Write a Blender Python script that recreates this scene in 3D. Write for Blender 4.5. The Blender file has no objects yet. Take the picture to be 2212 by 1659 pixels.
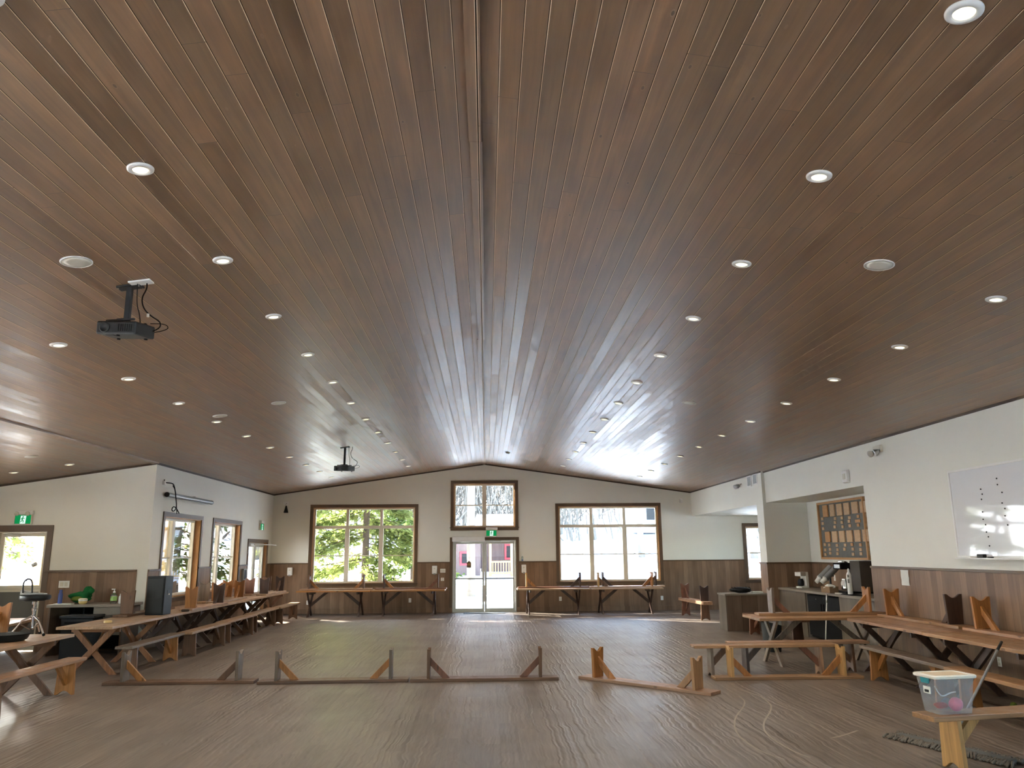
import bpy, bmesh, math, random
from mathutils import Vector, Matrix, Quaternion

random.seed(7)
SC = bpy.context.scene
COL = SC.collection
PI = math.pi

# ------------------------------------------------------------------ room dimensions
D = 24.08            # inner face of far gable wall
ZR, SL = 4.435, 0.142
XL, YB = -6.43, 15.48
XR, XR2 = 6.39, 6.46
XWING = -10.8
YBACK = -3.6
ZW = 1.44            # wainscot top
def hc(x): return ZR - SL * abs(x)

# ------------------------------------------------------------------ materials
def newmat(name):
    m = bpy.data.materials.new(name); m.use_nodes = True
    nt = m.node_tree; nt.nodes.clear()
    out = nt.nodes.new('ShaderNodeOutputMaterial')
    return m, nt, out
class N:
    """small node-graph helper"""
    def __init__(s, nt): s.nt = nt
    def n(s, t, **kw):
        nd = s.nt.nodes.new(t)
        for k, v in kw.items(): setattr(nd, k, v)
        return nd
    def link(s, a, b): s.nt.links.new(a, b)
    def setin(s, nd, i, v):
        if hasattr(v, 'is_output'): s.link(v, nd.inputs[i])
        else: nd.inputs[i].default_value = v
    def math(s, op, a, b=None, c=None, clamp=False):
        nd = s.n('ShaderNodeMath', operation=op); nd.use_clamp = clamp
        s.setin(nd, 0, a)
        if b is not None: s.setin(nd, 1, b)
        if c is not None: s.setin(nd, 2, c)
        return nd.outputs[0]
    def mix(s, fac, a, b, mode='MIX'):
        nd = s.n('ShaderNodeMix', data_type='RGBA', blend_type=mode)
        s.setin(nd, 0, fac); s.setin(nd, 6, a); s.setin(nd, 7, b)
        return nd.outputs[2]
    def comb(s, x, y, z):
        nd = s.n('ShaderNodeCombineXYZ'); s.setin(nd, 0, x); s.setin(nd, 1, y); s.setin(nd, 2, z)
        return nd.outputs[0]
    def noise(s, vec, scale, detail=3, rough=.5, dist=0):
        nd = s.n('ShaderNodeTexNoise'); s.link(vec, nd.inputs['Vector'])
        nd.inputs['Scale'].default_value = scale; nd.inputs['Detail'].default_value = detail
        nd.inputs['Roughness'].default_value = rough; nd.inputs['Distortion'].default_value = dist
        return nd.outputs['Fac']
    def maprange(s, v, a, b, c, d):
        nd = s.n('ShaderNodeMapRange'); s.setin(nd, 0, v)
        for i, x in enumerate((a, b, c, d)): nd.inputs[i+1].default_value = x
        return nd.outputs[0]
    def white(s, vec, dim='2D'):
        nd = s.n('ShaderNodeTexWhiteNoise', noise_dimensions=dim); s.link(vec, nd.inputs['Vector'])
        return nd.outputs['Value'], nd.outputs['Color']
def bsdf(g, out, color, rough, spec=.5, metal=0, bump=None, bstr=.2, bdist=.01):
    p = g.n('ShaderNodeBsdfPrincipled')
    g.setin(p, 'Base Color', color); g.setin(p, 'Roughness', rough); g.setin(p, 'Metallic', metal)
    p.inputs['Specular IOR Level'].default_value = spec
    if bump is not None:
        b = g.n('ShaderNodeBump'); b.inputs['Strength'].default_value = bstr; b.inputs['Distance'].default_value = bdist
        g.link(bump, b.inputs['Height']); g.link(b.outputs[0], p.inputs['Normal'])
    g.link(p.outputs[0], out.inputs[0])
    return p
def plain(name, rgb, rough=.5, spec=.5, metal=0, noise=.06, nscale=8):
    m, nt, out = newmat(name); g = N(nt)
    tc = g.n('ShaderNodeTexCoord')
    f = g.noise(tc.outputs['Object'], nscale, 3)
    f = g.maprange(f, 0, 1, 1 - noise, 1 + noise)
    c = g.mix(1.0, (*rgb, 1), g.comb(f, f, f), 'MULTIPLY')
    bsdf(g, out, c, rough, spec, metal)
    return m
def emit(name, rgb, strength):
    m, nt, out = newmat(name); g = N(nt)
    e = g.n('ShaderNodeEmission'); e.inputs[0].default_value = (*rgb, 1); e.inputs[1].default_value = strength
    g.link(e.outputs[0], out.inputs[0])
    return m
def glassmat(name, tint=(.96, .98, .97), rough=0.0, fac=.05):
    m, nt, out = newmat(name); g = N(nt)
    t = g.n('ShaderNodeBsdfTransparent'); t.inputs[0].default_value = (*tint, 1)
    gl = g.n('ShaderNodeBsdfGlossy'); gl.inputs['Roughness'].default_value = rough
    lw = g.n('ShaderNodeLayerWeight'); lw.inputs[0].default_value = .25
    fr = g.math('MULTIPLY', lw.outputs['Fresnel'], .8, clamp=True)
    fr = g.math('ADD', fr, fac * .3, clamp=True)
    mx = g.n('ShaderNodeMixShader'); g.link(fr, mx.inputs[0]); g.link(t.outputs[0], mx.inputs[1]); g.link(gl.outputs[0], mx.inputs[2])
    g.link(mx.outputs[0], out.inputs[0])
    return m
def frac_index(g, v, w):
    q = g.math('DIVIDE', v, w); i = g.math('FLOOR', q); return g.math('SUBTRACT', q, i), i

def ceiling_mat():
    m, nt, out = newmat('stained_pine_ceiling'); g = N(nt)
    tc = g.n('ShaderNodeTexCoord'); sp = g.n('ShaderNodeSeparateXYZ'); g.link(tc.outputs['Object'], sp.inputs[0])
    X, Y = sp.outputs[0], sp.outputs[1]
    ax = g.math('ABSOLUTE', X); sgn = g.math('SIGN', X)
    W = .122
    f, i = frac_index(g, ax, W)
    i = g.math('MULTIPLY_ADD', sgn, 371.0, i)
    r1, _ = g.white(g.comb(i, 3.1, 0))
    yy = g.math('MULTIPLY_ADD', r1, 3.7, Y)
    f2, j = frac_index(g, yy, 3.7)
    r2, rc = g.white(g.comb(i, j, 0))
    grain = g.noise(g.comb(g.math('MULTIPLY_ADD', r2, 7.0, g.math('MULTIPLY', X, 26.0)), g.math('MULTIPLY_ADD', r2, 31.0, g.math('MULTIPLY', Y, 1.1)), r2), 1.0, 3, .6, .6)
    blotch = g.noise(g.comb(g.math('MULTIPLY', X, 4.0), g.math('MULTIPLY_ADD', r2, 50.0, g.math('MULTIPLY', Y, 1.6)), r2), 1.0, 3, .5, .4)
    base = g.mix(r2, (.130, .070, .030, 1), (.222, .116, .049, 1))
    base = g.mix(g.math('MULTIPLY', r1, .35), base, (.19, .076, .026, 1))
    v = g.math('MULTIPLY', g.maprange(grain, .25, .75, .72, 1.28), g.maprange(blotch, .25, .75, .70, 1.32))
    base = g.mix(1.0, base, g.comb(v, v, v), 'MULTIPLY')
    # knots
    vo = g.n('ShaderNodeTexVoronoi'); vo.feature = 'F1'
    g.link(g.comb(g.math('MULTIPLY', X, 7.0), g.math('MULTIPLY_ADD', r2, 17.0, g.math('MULTIPLY', Y, 3.0)), 0), vo.inputs['Vector']); vo.inputs['Scale'].default_value = 1.0
    sc = g.n('ShaderNodeSeparateColor'); g.link(vo.outputs['Color'], sc.inputs[0])
    sel = g.math('GREATER_THAN', sc.outputs[0], .35)
    kd = vo.outputs['Distance']
    core = g.math('MULTIPLY', g.math('LESS_THAN', kd, .055), sel)
    ring = g.math('MULTIPLY', g.math('MULTIPLY', g.math('LESS_THAN', kd, .085), g.math('GREATER_THAN', kd, .062)), sel)
    base = g.mix(g.math('MULTIPLY', core, .8), base, (.04, .018, .008, 1))
    base = g.mix(g.math('MULTIPLY', ring, .45), base, (.27, .17, .09, 1))
    # bevelled v-joint: dark gap, bevel glint painted pale beside it
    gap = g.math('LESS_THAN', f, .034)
    arris_glint = g.math('MULTIPLY', g.math('GREATER_THAN', f, .034), g.math('LESS_THAN', f, .070))
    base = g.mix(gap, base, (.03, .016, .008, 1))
    base = g.mix(g.math('MULTIPLY', arris_glint, .95), base, (.80, .66, .50, 1))
    endj = g.math('LESS_THAN', f2, .0012)
    base = g.mix(g.math('MULTIPLY', endj, .8), base, (.03, .014, .006, 1))
    rough = g.math('ADD', g.maprange(blotch, .2, .8, .37, .46), g.math('MULTIPLY_ADD', r2, .12, -.06))
    edge = g.math('LESS_THAN', f, .082)
    rough = g.math('ADD', rough, g.math('MULTIPLY', edge, .3))
    h = g.math('MULTIPLY', g.math('LESS_THAN', f, .05), -1.0)
    p = bsdf(g, out, base, rough, .85, 0, h, .18, .004)
    g.link(g.math('MULTIPLY_ADD', edge, -.5, .55), p.inputs['Specular IOR Level']); p.inputs['IOR'].default_value = 2.3
    return m
def floor_mat():
    m, nt, out = newmat('vinyl_plank_floor'); g = N(nt)
    tc = g.n('ShaderNodeTexCoord'); sp = g.n('ShaderNodeSeparateXYZ'); g.link(tc.outputs['Object'], sp.inputs[0])
    X, Y = sp.outputs[0], sp.outputs[1]
    f, i = frac_index(g, X, .178)
    r1, _ = g.white(g.comb(i, 9.3, 0))
    f2, j = frac_index(g, g.math('MULTIPLY_ADD', r1, 1.22, Y), 1.22)
    r2, _ = g.white(g.comb(i, j, 0))
    off = g.math('MULTIPLY', r2, 40.0)
    grain = g.noise(g.comb(g.math('MULTIPLY', X, 30.0), g.math('ADD', off, g.math('MULTIPLY', Y, 1.8)), r2), 1.0, 3, .65, 0.0)
    base = g.mix(r2, (.150, .112, .084, 1), (.196, .150, .116, 1))
    v = g.maprange(grain, .25, .75, .74, 1.24)
    base = g.mix(1.0, base, g.comb(v, v, v), 'MULTIPLY')
    seam = g.math('MAXIMUM', g.math('LESS_THAN', f, .014), g.math('LESS_THAN', f2, .002))
    base = g.mix(g.math('MULTIPLY', seam, .55), base, (.07, .05, .035, 1))
    # fine ribbing along the boards catches the daylight
    sway = g.noise(g.comb(g.math('MULTIPLY', X, 2.2), g.math('MULTIPLY', Y, 1.3), 0), 1.0, 1, .5)
    sway2 = g.noise(g.comb(g.math('MULTIPLY', X, 5.0), g.math('MULTIPLY', Y, 7.0), 3.0), 1.0, 0, .5)
    rx = g.math('ADD', g.math('MULTIPLY', X, 21.0), g.math('ADD', g.math('MULTIPLY', sway, 2.4), g.math('MULTIPLY', sway2, .8)))
    rib = g.noise(g.comb(rx, .37, 0), 1.0, 1, .5)
    patch = g.noise(g.comb(g.math('MULTIPLY', X, 3.0), g.math('MULTIPLY', Y, 1.7), 9.0), 1.0, 0, .5)
    h = g.math('MULTIPLY', g.math('SUBTRACT', rib, .5), g.maprange(patch, .35, .65, .25, 1.0))
    dirt = g.noise(tc.outputs['Object'], .8, 2, .6)
    rough = g.maprange(dirt, .25, .75, .30, .42)
    bsdf(g, out, base, rough, .50, 0, h, .75, .02)
    return m
def panel_mat(name, c1, c2, w=.142, rough=.42, axis='s'):
    m, nt, out = newmat(name); g = N(nt)
    tc = g.n('ShaderNodeTexCoord'); sp = g.n('ShaderNodeSeparateXYZ'); g.link(tc.outputs['Object'], sp.inputs[0])
    s = g.math('ADD', sp.outputs[0], sp.outputs[1]); Z = sp.outputs[2]
    f, i = frac_index(g, s, w)
    r1, _ = g.white(g.comb(i, 1.7, 0))
    grain = g.noise(g.comb(g.math('MULTIPLY', s, 30.0), g.math('MULTIPLY_ADD', r1, 40.0, g.math('MULTIPLY', Z, 1.6)), r1), 1.0, 3, .6, .8)
    blotch = g.noise(g.comb(g.math('MULTIPLY', s, 5.0), g.math('MULTIPLY_ADD', r1, 60.0, g.math('MULTIPLY', Z, 1.4)), 0), 1.0, 2)
    base = g.mix(r1, (*c1, 1), (*c2, 1))
    v = g.math('MULTIPLY', g.maprange(grain, .25, .75, .86, 1.14), g.maprange(blotch, .25, .75, .82, 1.18))
    base = g.mix(1.0, base, g.comb(v, v, v), 'MULTIPLY')
    seam = g.math('LESS_THAN', f, .03)
    base = g.mix(g.math('MULTIPLY', seam, .55), base, (.04, .025, .015, 1))
    bsdf(g, out, base, rough, .28)
    return m
def wood(name, axis, rough=.38):
    """pine whose colour comes from the object, grain along one local axis"""
    m, nt, out = newmat(name); g = N(nt)
    tc = g.n('ShaderNodeTexCoord'); sp = g.n('ShaderNodeSeparateXYZ'); g.link(tc.outputs['Object'], sp.inputs[0])
    oi = g.n('ShaderNodeObjectInfo')
    k = g.math('MULTIPLY', oi.outputs['Random'], 37.0)
    sc = [22.0, 22.0, 22.0]; sc[axis] = 1.3
    v = g.comb(*[g.math('MULTIPLY_ADD', sp.outputs[a], sc[a], k) for a in range(3)])
    grain = g.noise(v, 1.0, 3, .6, 1.2)
    blotch = g.noise(v, .22, 2, .5)
    wear = g.noise(tc.outputs['Object'], 5.0, 2, .65)
    val = g.math('MULTIPLY', g.maprange(grain, .25, .75, .62, 1.32), g.maprange(blotch, .25, .75, .8, 1.2))
    c = g.mix(1.0, oi.outputs['Color'], g.comb(val, val, val), 'MULTIPLY')
    vo = g.n('ShaderNodeTexVoronoi'); sk = [7.0, 7.0, 7.0]; sk[axis] = 3.0
    g.link(g.comb(*[g.math('MULTIPLY_ADD', sp.outputs[a], sk[a], k) for a in range(3)]), vo.inputs['Vector']); vo.inputs['Scale'].default_value = 1
    knot = g.math('LESS_THAN', vo.outputs['Distance'], .11)
    c = g.mix(g.math('MULTIPLY', knot, .6), c, (.05, .022, .01, 1))
    r = g.maprange(wear, .3, .7, rough - .06, rough + .14)
    bsdf(g, out, c, r, .5)
    return m
def whiteboard_mat():
    m, nt, out = newmat('whiteboard_surface'); g = N(nt)
    tc = g.n('ShaderNodeTexCoord')
    h = g.noise(tc.outputs['Object'], 1.3, 2)
    p = bsdf(g, out, (.76, .77, .79, 1), .04, .5)
    return m
def snow_mat():
    m, nt, out = newmat('snow'); g = N(nt)
    tc = g.n('ShaderNodeTexCoord')
    a = g.noise(tc.outputs['Object'], .5, 5, .6)
    c = g.mix(a, (.80, .83, .87, 1), (.88, .89, .90, 1))
    bsdf(g, out, c, .8, .2)
    return m
def foliage_mat(name, c1, c2, tr=.6):
    m, nt, out = newmat(name); g = N(nt)
    tc = g.n('ShaderNodeTexCoord')
    a = g.noise(tc.outputs['Object'], 1.7, 3)
    c = g.mix(g.maprange(a, .35, .65, 0, 1), (*c1, 1), (*c2, 1))
    d = g.n('ShaderNodeBsdfDiffuse'); t = g.n('ShaderNodeBsdfTranslucent'); g.link(c, d.inputs[0]); g.link(c, t.inputs[0])
    mx = g.n('ShaderNodeMixShader'); mx.inputs[0].default_value = tr
    g.link(d.outputs[0], mx.inputs[1]); g.link(t.outputs[0], mx.inputs[2]); g.link(mx.outputs[0], out.inputs[0])
    return m
def frost_mat():
    """cloudy clear plastic of the tote"""
    m, nt, out = newmat('cloudy_plastic'); g = N(nt)
    tc = g.n('ShaderNodeTexCoord')
    a = g.noise(tc.outputs['Object'], 14, 4)
    t = g.n('ShaderNodeBsdfTransparent'); t.inputs[0].default_value = (.93, .94, .96, 1)
    p = g.n('ShaderNodeBsdfPrincipled'); p.inputs['Base Color'].default_value = (.62, .63, .66, 1); p.inputs['Roughness'].default_value = .18
    mx = g.n('ShaderNodeMixShader'); g.link(g.maprange(a, .3, .7, .18, .34), mx.inputs[0])
    g.link(t.outputs[0], mx.inputs[1]); g.link(p.outputs[0], mx.inputs[2]); g.link(mx.outputs[0], out.inputs[0])
    return m
def felt_mat():
    return plain('grey_board_backing', (.155, .15, .135), .8, .2, 0, .18, 14)

M = {}
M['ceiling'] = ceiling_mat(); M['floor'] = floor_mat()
M['paint'] = plain('wall_paint', (.76, .75, .675), .55, .35, 0, .02, 3)
M['wainscot'] = panel_mat('wainscot_boards', (.165, .096, .055), (.250, .155, .096), rough=.46)
M['trimwood'] = plain('stained_trim', (.105, .058, .026), .4, .5, 0, .15, 6)
M['jamb'] = plain('amber_jamb', (.36, .17, .055), .4, .4, 0, .18, 5)
M['vinyl'] = plain('cream_vinyl', (.66, .60, .47), .35, .5, 0, .03)
M['doorgrey'] = plain('door_panel_grey', (.13, .125, .11), .5, .4)
M['alu'] = plain('door_aluminium', (.52, .52, .47), .38, .5, .25, .04)
M['glass'] = glassmat('window_glass')
M['woodx'] = wood('pine_lengthwise', 0); M['woodz'] = wood('pine_upright', 2, .4); M['woody'] = wood('pine_crosswise', 1)
M['white'] = plain('white_plastic', (.80, .79, .76), .4)
M['offwhite'] = plain('ivory_plastic', (.62, .59, .50), .45)
M['black'] = plain('black_plastic', (.009, .010, .011), .42, .3)
M['blackmat'] = plain('black_matte', (.006, .006, .007), .75, .15)
M['darkgrey'] = plain('charcoal_cabinet', (.011, .012, .014), .5, .3, 0, .1, 20)
M['midgrey'] = plain('grey_metal', (.30, .31, .31), .35, .5, .3)
M['silver'] = plain('brushed_steel', (.62, .62, .60), .28, .5, 1.0)
M['chrome'] = plain('chrome', (.80, .80, .80), .10, .5, 1.0, .01)
M['lamp'] = emit('warm_lamp', (1.0, .86, .46), 1.1)
M['signgreen'] = emit('sign_green', (.002, .085, .024), 1.0)
M['signwhite'] = emit('sign_white', (.25, .32, .29), 1.0)
M['board'] = whiteboard_mat(); M['felt'] = felt_mat()
M['oak'] = plain('honey_board', (.50, .26, .10), .5, .4, 0, .2, 18)
M['tagwood'] = plain('pale_tag_wood', (.55, .36, .20), .55, .3, 0, .25, 22)
M['snow'] = snow_mat()
M['bark'] = plain('grey_bark', (.20, .172, .142), .9, .1, 0, .3, 6)
M['barkdark'] = plain('brown_bark', (.05, .036, .026), .9, .1, 0, .3, 6)
M['leafy'] = foliage_mat('evergreen_needles', (.085, .110, .026), (.205, .225, .070))
M['leafd'] = foliage_mat('dark_needles', (.035, .06, .018), (.08, .11, .03), .35)
M['siding'] = panel_mat('cabin_siding', (.125, .088, .084), (.145, .105, .10), .2, .8)
M['red'] = plain('red_paint', (.42, .03, .045), .5)
M['yellowwood'] = plain('new_yellow_timber', (.55, .34, .13), .6, .3)
M['counter'] = plain('grey_laminate', (.22, .185, .15), .32, .5, 0, .08, 3)
M['desk'] = panel_mat('desk_laminate', (.12, .075, .05), (.15, .10, .07), .35, .4)
M['greyboards'] = panel_mat('grey_counter_boards', (.115, .09, .068), (.155, .125, .095), .19, .45)
M['cardboard'] = plain('cardboard', (.26, .17, .10), .8, .2)
M['kraftdark'] = plain('dark_brown_panel', (.055, .042, .032), .55, .3)
M['paper'] = plain('paper', (.74, .75, .70), .6, .3)
M['green'] = plain('green_cloth', (.015, .12, .035), .8, .1, 0, .4, 12)
M['olive'] = plain('olive_cloth', (.13, .17, .03), .8, .1, 0, .3, 20)
M['yellow'] = plain('yellow_cup', (.70, .52, .20), .5)
M['blue'] = plain('blue_bottle', (.06, .09, .30), .35)
M['clear'] = glassmat('clear_bottle', (.86, .92, .93), .02, .2)
M['limelabel'] = plain('lime_label', (.30, .50, .14), .5)
M['frost'] = frost_mat(); M['pink'] = plain('pink_plastic', (.75, .17, .28), .5)
M['lid'] = plain('lid_white', (.80, .76, .68), .4)
M['tan'] = plain('tan_lid_inset', (.72, .55, .36), .5)
M['teal'] = plain('teal_latch', (.02, .22, .26), .4)
M['dust'] = plain('grey_mop_yarn', (.17, .145, .12), .95, .1, 0, .35, 40)
M['dustcloth'] = plain('grey_mop_cloth', (.14, .14, .13), .8, .2)
M['scuff'] = plain('scuff', (.40, .33, .26), .6)
M['bronze'] = plain('brown_notice', (.10, .06, .025), .5)
M['tape'] = plain('tape_tan', (.72, .50, .22), .4)
M['mat'] = plain('mat_grey', (.10, .10, .095), .8)
M['lilac'] = plain('pale_grey_cabinet', (.50, .50, .52), .4)
M['darktrim'] = plain('dark_edge_trim', (.05, .028, .014), .5)

# ------------------------------------------------------------------ mesh builder
class MB:
    def __init__(s): s.v = []; s.f = []
    def add(s, vs, fs):
        b = len(s.v); s.v += [tuple(v) for v in vs]; s.f += [tuple(i + b for i in f) for f in fs]; return s
    def box(s, a, b):
        x0, x1 = sorted((a[0], b[0])); y0, y1 = sorted((a[1], b[1])); z0, z1 = sorted((a[2], b[2]))
        return s.add([(x0,y0,z0),(x1,y0,z0),(x1,y1,z0),(x0,y1,z0),(x0,y0,z1),(x1,y0,z1),(x1,y1,z1),(x0,y1,z1)],
                     [(0,3,2,1),(4,5,6,7),(0,1,5,4),(1,2,6,5),(2,3,7,6),(3,0,4,7)])
    def xform(s, mat):
        s.v = [tuple(mat @ Vector(v)) for v in s.v]; return s
    def prism(s, poly, a, b, axis):
        """polygon in the two other axes (ordered), extruded from a to b along axis"""
        n = len(poly)
        def P(p, t):
            if axis == 0: return (t, p[0], p[1])
            if axis == 1: return (p[0], t, p[1])
            return (p[0], p[1], t)
        vs = [P(p, a) for p in poly] + [P(p, b) for p in poly]
        fs = [tuple(range(n)), tuple(range(2*n - 1, n - 1, -1))]
        for i in range(n):
            j = (i + 1) % n; fs.append((i, i + n, j + n, j))
        return s.add(vs, fs)
    def tube(s, pts, r, n=8, r1=None):
        pts = [Vector(p) for p in pts]; m = len(pts); rings = []
        prev = None
        for k, p in enumerate(pts):
            t = (pts[min(k+1, m-1)] - pts[max(k-1, 0)]).normalized()
            if prev is None:
                u = t.cross(Vector((0,0,1)))
                if u.length < 1e-3: u = t.cross(Vector((1,0,0)))
                u.normalize()
            else:
                u = (prev - t * prev.dot(t)); u.normalize()
            prev = u; w = t.cross(u)
            rr = r if r1 is None else r + (r1 - r) * k / (m - 1)
            rings.append([p + (u * math.cos(2*PI*i/n) + w * math.sin(2*PI*i/n)) * rr for i in range(n)])
        vs = [v for R in rings for v in R]; fs = []
        for k in range(m - 1):
            for i in range(n):
                j = (i + 1) % n
                fs.append((k*n + i, k*n + j, (k+1)*n + j, (k+1)*n + i))
        fs.append(tuple(range(n - 1, -1, -1))); fs.append(tuple((m-1)*n + i for i in range(n)))
        return s.add(vs, fs)
    def lathe(s, prof, n=24, c=(0,0,0)):
        vs = []; fs = []; m = len(prof)
        for r, z in prof:
            for i in range(n):
                a = 2*PI*i/n; vs.append((c[0] + r*math.cos(a), c[1] + r*math.sin(a), c[2] + z))
        for k in range(m - 1):
            for i in range(n):
                j = (i + 1) % n; fs.append((k*n+i, k*n+j, (k+1)*n+j, (k+1)*n+i))
        if prof[0][0] > 1e-5: fs.append(tuple(range(n - 1, -1, -1)))
        if prof[-1][0] > 1e-5: fs.append(tuple((m-1)*n + i for i in range(n)))
        return s.add(vs, fs)
    def blob(s, c, r, seed=0, amp=.15, nu=14, nv=9):
        rnd = random.Random(seed); ph = [rnd.uniform(0, 6.28) for _ in range(6)]
        vs = []; fs = []
        for k in range(nv + 1):
            th = PI * k / nv
            for i in range(nu):
                a = 2*PI*i/nu
                d = 1 + amp * (math.sin(3*a + ph[0] + 2*th) + math.sin(5*th + ph[1] + a) * .7) * math.sin(th)
                vs.append((c[0] + r[0]*d*math.sin(th)*math.cos(a), c[1] + r[1]*d*math.sin(th)*math.sin(a), c[2] + r[2]*d*math.cos(th)))
        for k in range(nv):
            for i in range(nu):
                j = (i + 1) % nu; fs.append((k*nu+i, (k+1)*nu+i, (k+1)*nu+j, k*nu+j))
        return s.add(vs, fs)
    def build(s, name, mat, parent=None, bevel=0, smooth=False, color=None, loc=None, seg=2):
        me = bpy.data.meshes.new(name)
        me.from_pydata(s.v, [], s.f); me.materials.append(mat)
        bm = bmesh.new(); bm.from_mesh(me)
        bmesh.ops.remove_doubles(bm, verts=bm.verts, dist=1e-6)
        bmesh.ops.recalc_face_normals(bm, faces=bm.faces); bm.to_mesh(me); bm.free()
        o = bpy.data.objects.new(name, me); COL.objects.link(o)
        if parent: o.parent = parent
        if loc: o.location = loc
        if bevel:
            b = o.modifiers.new('bevel', 'BEVEL'); b.width = bevel; b.segments = seg; b.limit_method = 'ANGLE'; b.angle_limit = math.radians(40)
        if smooth:
            for p in me.polygons: p.use_smooth = True
            if smooth == 'auto':
                for e in me.edges: pass
                try: me.set_sharp_from_angle(angle=math.radians(35))
                except Exception: pass
        if color: o.color = (*color, 1)
        return o

def thing(name, label, cat, loc=(0,0,0), rot=0, group=None):
    o = bpy.data.objects.new(name, None); COL.objects.link(o); o.empty_display_size = .1
    o.location = loc; o.rotation_euler = rot if isinstance(rot, (tuple, list)) else (0, 0, rot)
    o['label'] = label; o['category'] = cat
    if group: o['group'] = group
    return o
def tag(o, label, cat, group=None, kind=None):
    o['label'] = label; o['category'] = cat
    if group: o['group'] = group
    if kind: o['kind'] = kind
    return o
def struct(o): o['kind'] = 'structure'; return o
def anchor(name, loc=(0,0,0)):
    o = bpy.data.objects.new(name, None); COL.objects.link(o); o.location = loc; o['kind'] = 'structure'; return o
def copy_tree(o, parent=None):
    c = o.copy(); COL.objects.link(c)
    if parent: c.parent = parent
    for ch in list(o.children): copy_tree(ch, c)
    return c

# ------------------------------------------------------------------ camera
cam = bpy.data.cameras.new('camera'); co = bpy.data.objects.new('camera', cam); COL.objects.link(co)
cam.sensor_width = 36; cam.lens = 1675.6 / 2212 * 36; cam.clip_start = .05; cam.clip_end = 400
R3 = ((0.99944941, -0.03221376, -0.00794666), (0.03316632, 0.97671322, 0.21196998), (0.00093326, -0.21211683, 0.97724387))
co.matrix_world = Matrix(((R3[0][0], R3[2][0], -R3[1][0], .0511), (R3[0][1], R3[2][1], -R3[1][1], 0), (R3[0][2], R3[2][2], -R3[1][2], 1.7424), (0,0,0,1)))
SC.camera = co

# ------------------------------------------------------------------ the room shell
b = MB().box((XWING - .2, YBACK - .2, -.12), (9.8, D + .14, 0))
fl = b.build('floor', M['floor']); struct(fl)
# the front-left corner outside the entry wall is open ground: floor stops there (covered by deck)
# pale scuff curves scraped into the floor finish
SCR = [[(3.26,10.5),(3.4,10.07),(3.37,9.68),(3.32,9.37),(3.17,9.01),(2.98,8.64),(2.84,8.3),(2.76,7.98),(2.75,7.6),(2.77,7.25),(2.83,7.1)],
       [(3.13,9.99),(3.12,9.7),(2.99,9.35),(2.72,8.81),(2.57,8.38),(2.48,8.0),(2.46,7.64),(2.49,7.27),(2.59,7.06)],
       [(3.37,10.44),(3.47,9.91),(3.46,9.19),(3.39,8.54),(3.32,8.07)], [(3.32,7.79),(3.46,7.87),(3.7,8.07)]]
def smooth_pts(p, it=2):
    for _ in range(it):
        q = [p[0]]
        for a, c in zip(p, p[1:]):
            q += [tuple(.75*x + .25*y for x, y in zip(a, c)), tuple(.25*x + .75*y for x, y in zip(a, c))]
        p = q + [p[-1]]
    return p
b = MB()
for s_, wd in zip(SCR, (.009, .008, .004, .012)):
    p = smooth_pts(s_)
    for a, c in zip(p, p[1:]):
        d = Vector((c[0]-a[0], c[1]-a[1])); 
        if d.length < 1e-6: continue
        d.normalize(); nx, ny = -d.y*wd, d.x*wd
        b.add([(a[0]+nx,a[1]+ny,.0006),(a[0]-nx,a[1]-ny,.0006),(c[0]-nx,c[1]-ny,.0006),(c[0]+nx,c[1]+ny,.0006)], [(0,1,2,3)])
b.build('scuff_marks', M['scuff'], fl)

# ceiling: two plank slopes
T = .12
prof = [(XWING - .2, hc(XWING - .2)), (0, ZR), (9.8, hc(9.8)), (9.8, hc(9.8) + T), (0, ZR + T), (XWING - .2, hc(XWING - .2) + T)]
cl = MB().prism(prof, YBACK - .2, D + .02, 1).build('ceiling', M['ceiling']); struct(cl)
# cover board along the ridge and the step where the wing roof starts
b = MB()
ys = [YBACK]; 
for y0, y1, dx in ((YBACK, 4.69, 0.0), (4.694, 9.6, .006), (9.604, 14.5, -.004), (14.504, 19.4, .004), (19.404, D, 0)):
    b.box((-.063 + dx, y0, ZR - .030), (.020 + dx, y1, ZR - .008))
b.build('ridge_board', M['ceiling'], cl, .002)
b = MB().prism([(-6.50, hc(6.50) - .022), (-6.39, hc(6.39) - .022), (-6.39, hc(6.39) + .01), (-6.50, hc(6.50) + .01)], YBACK, YB, 1)
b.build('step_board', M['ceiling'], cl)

# generic wall with openings. s runs along the wall, t is depth outwards, z up
def T_far(s, t, z): return (s, D + t, z)
def T_left(s, t, z): return (XL - t, s, z)
def T_entry(s, t, z): return (s, YB + t, z)
def T_wing(s, t, z): return (XWING - t, s, z)
def T_right(s, t, z): return (XR2 + t, s, z)
def T_back(s, t, z): return (s, YBACK - t, z)
def tb(b, T, s0, s1, t0, t1, z0, z1): return b.box(T(s0, t0, z0), T(s1, t1, z1))

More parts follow.
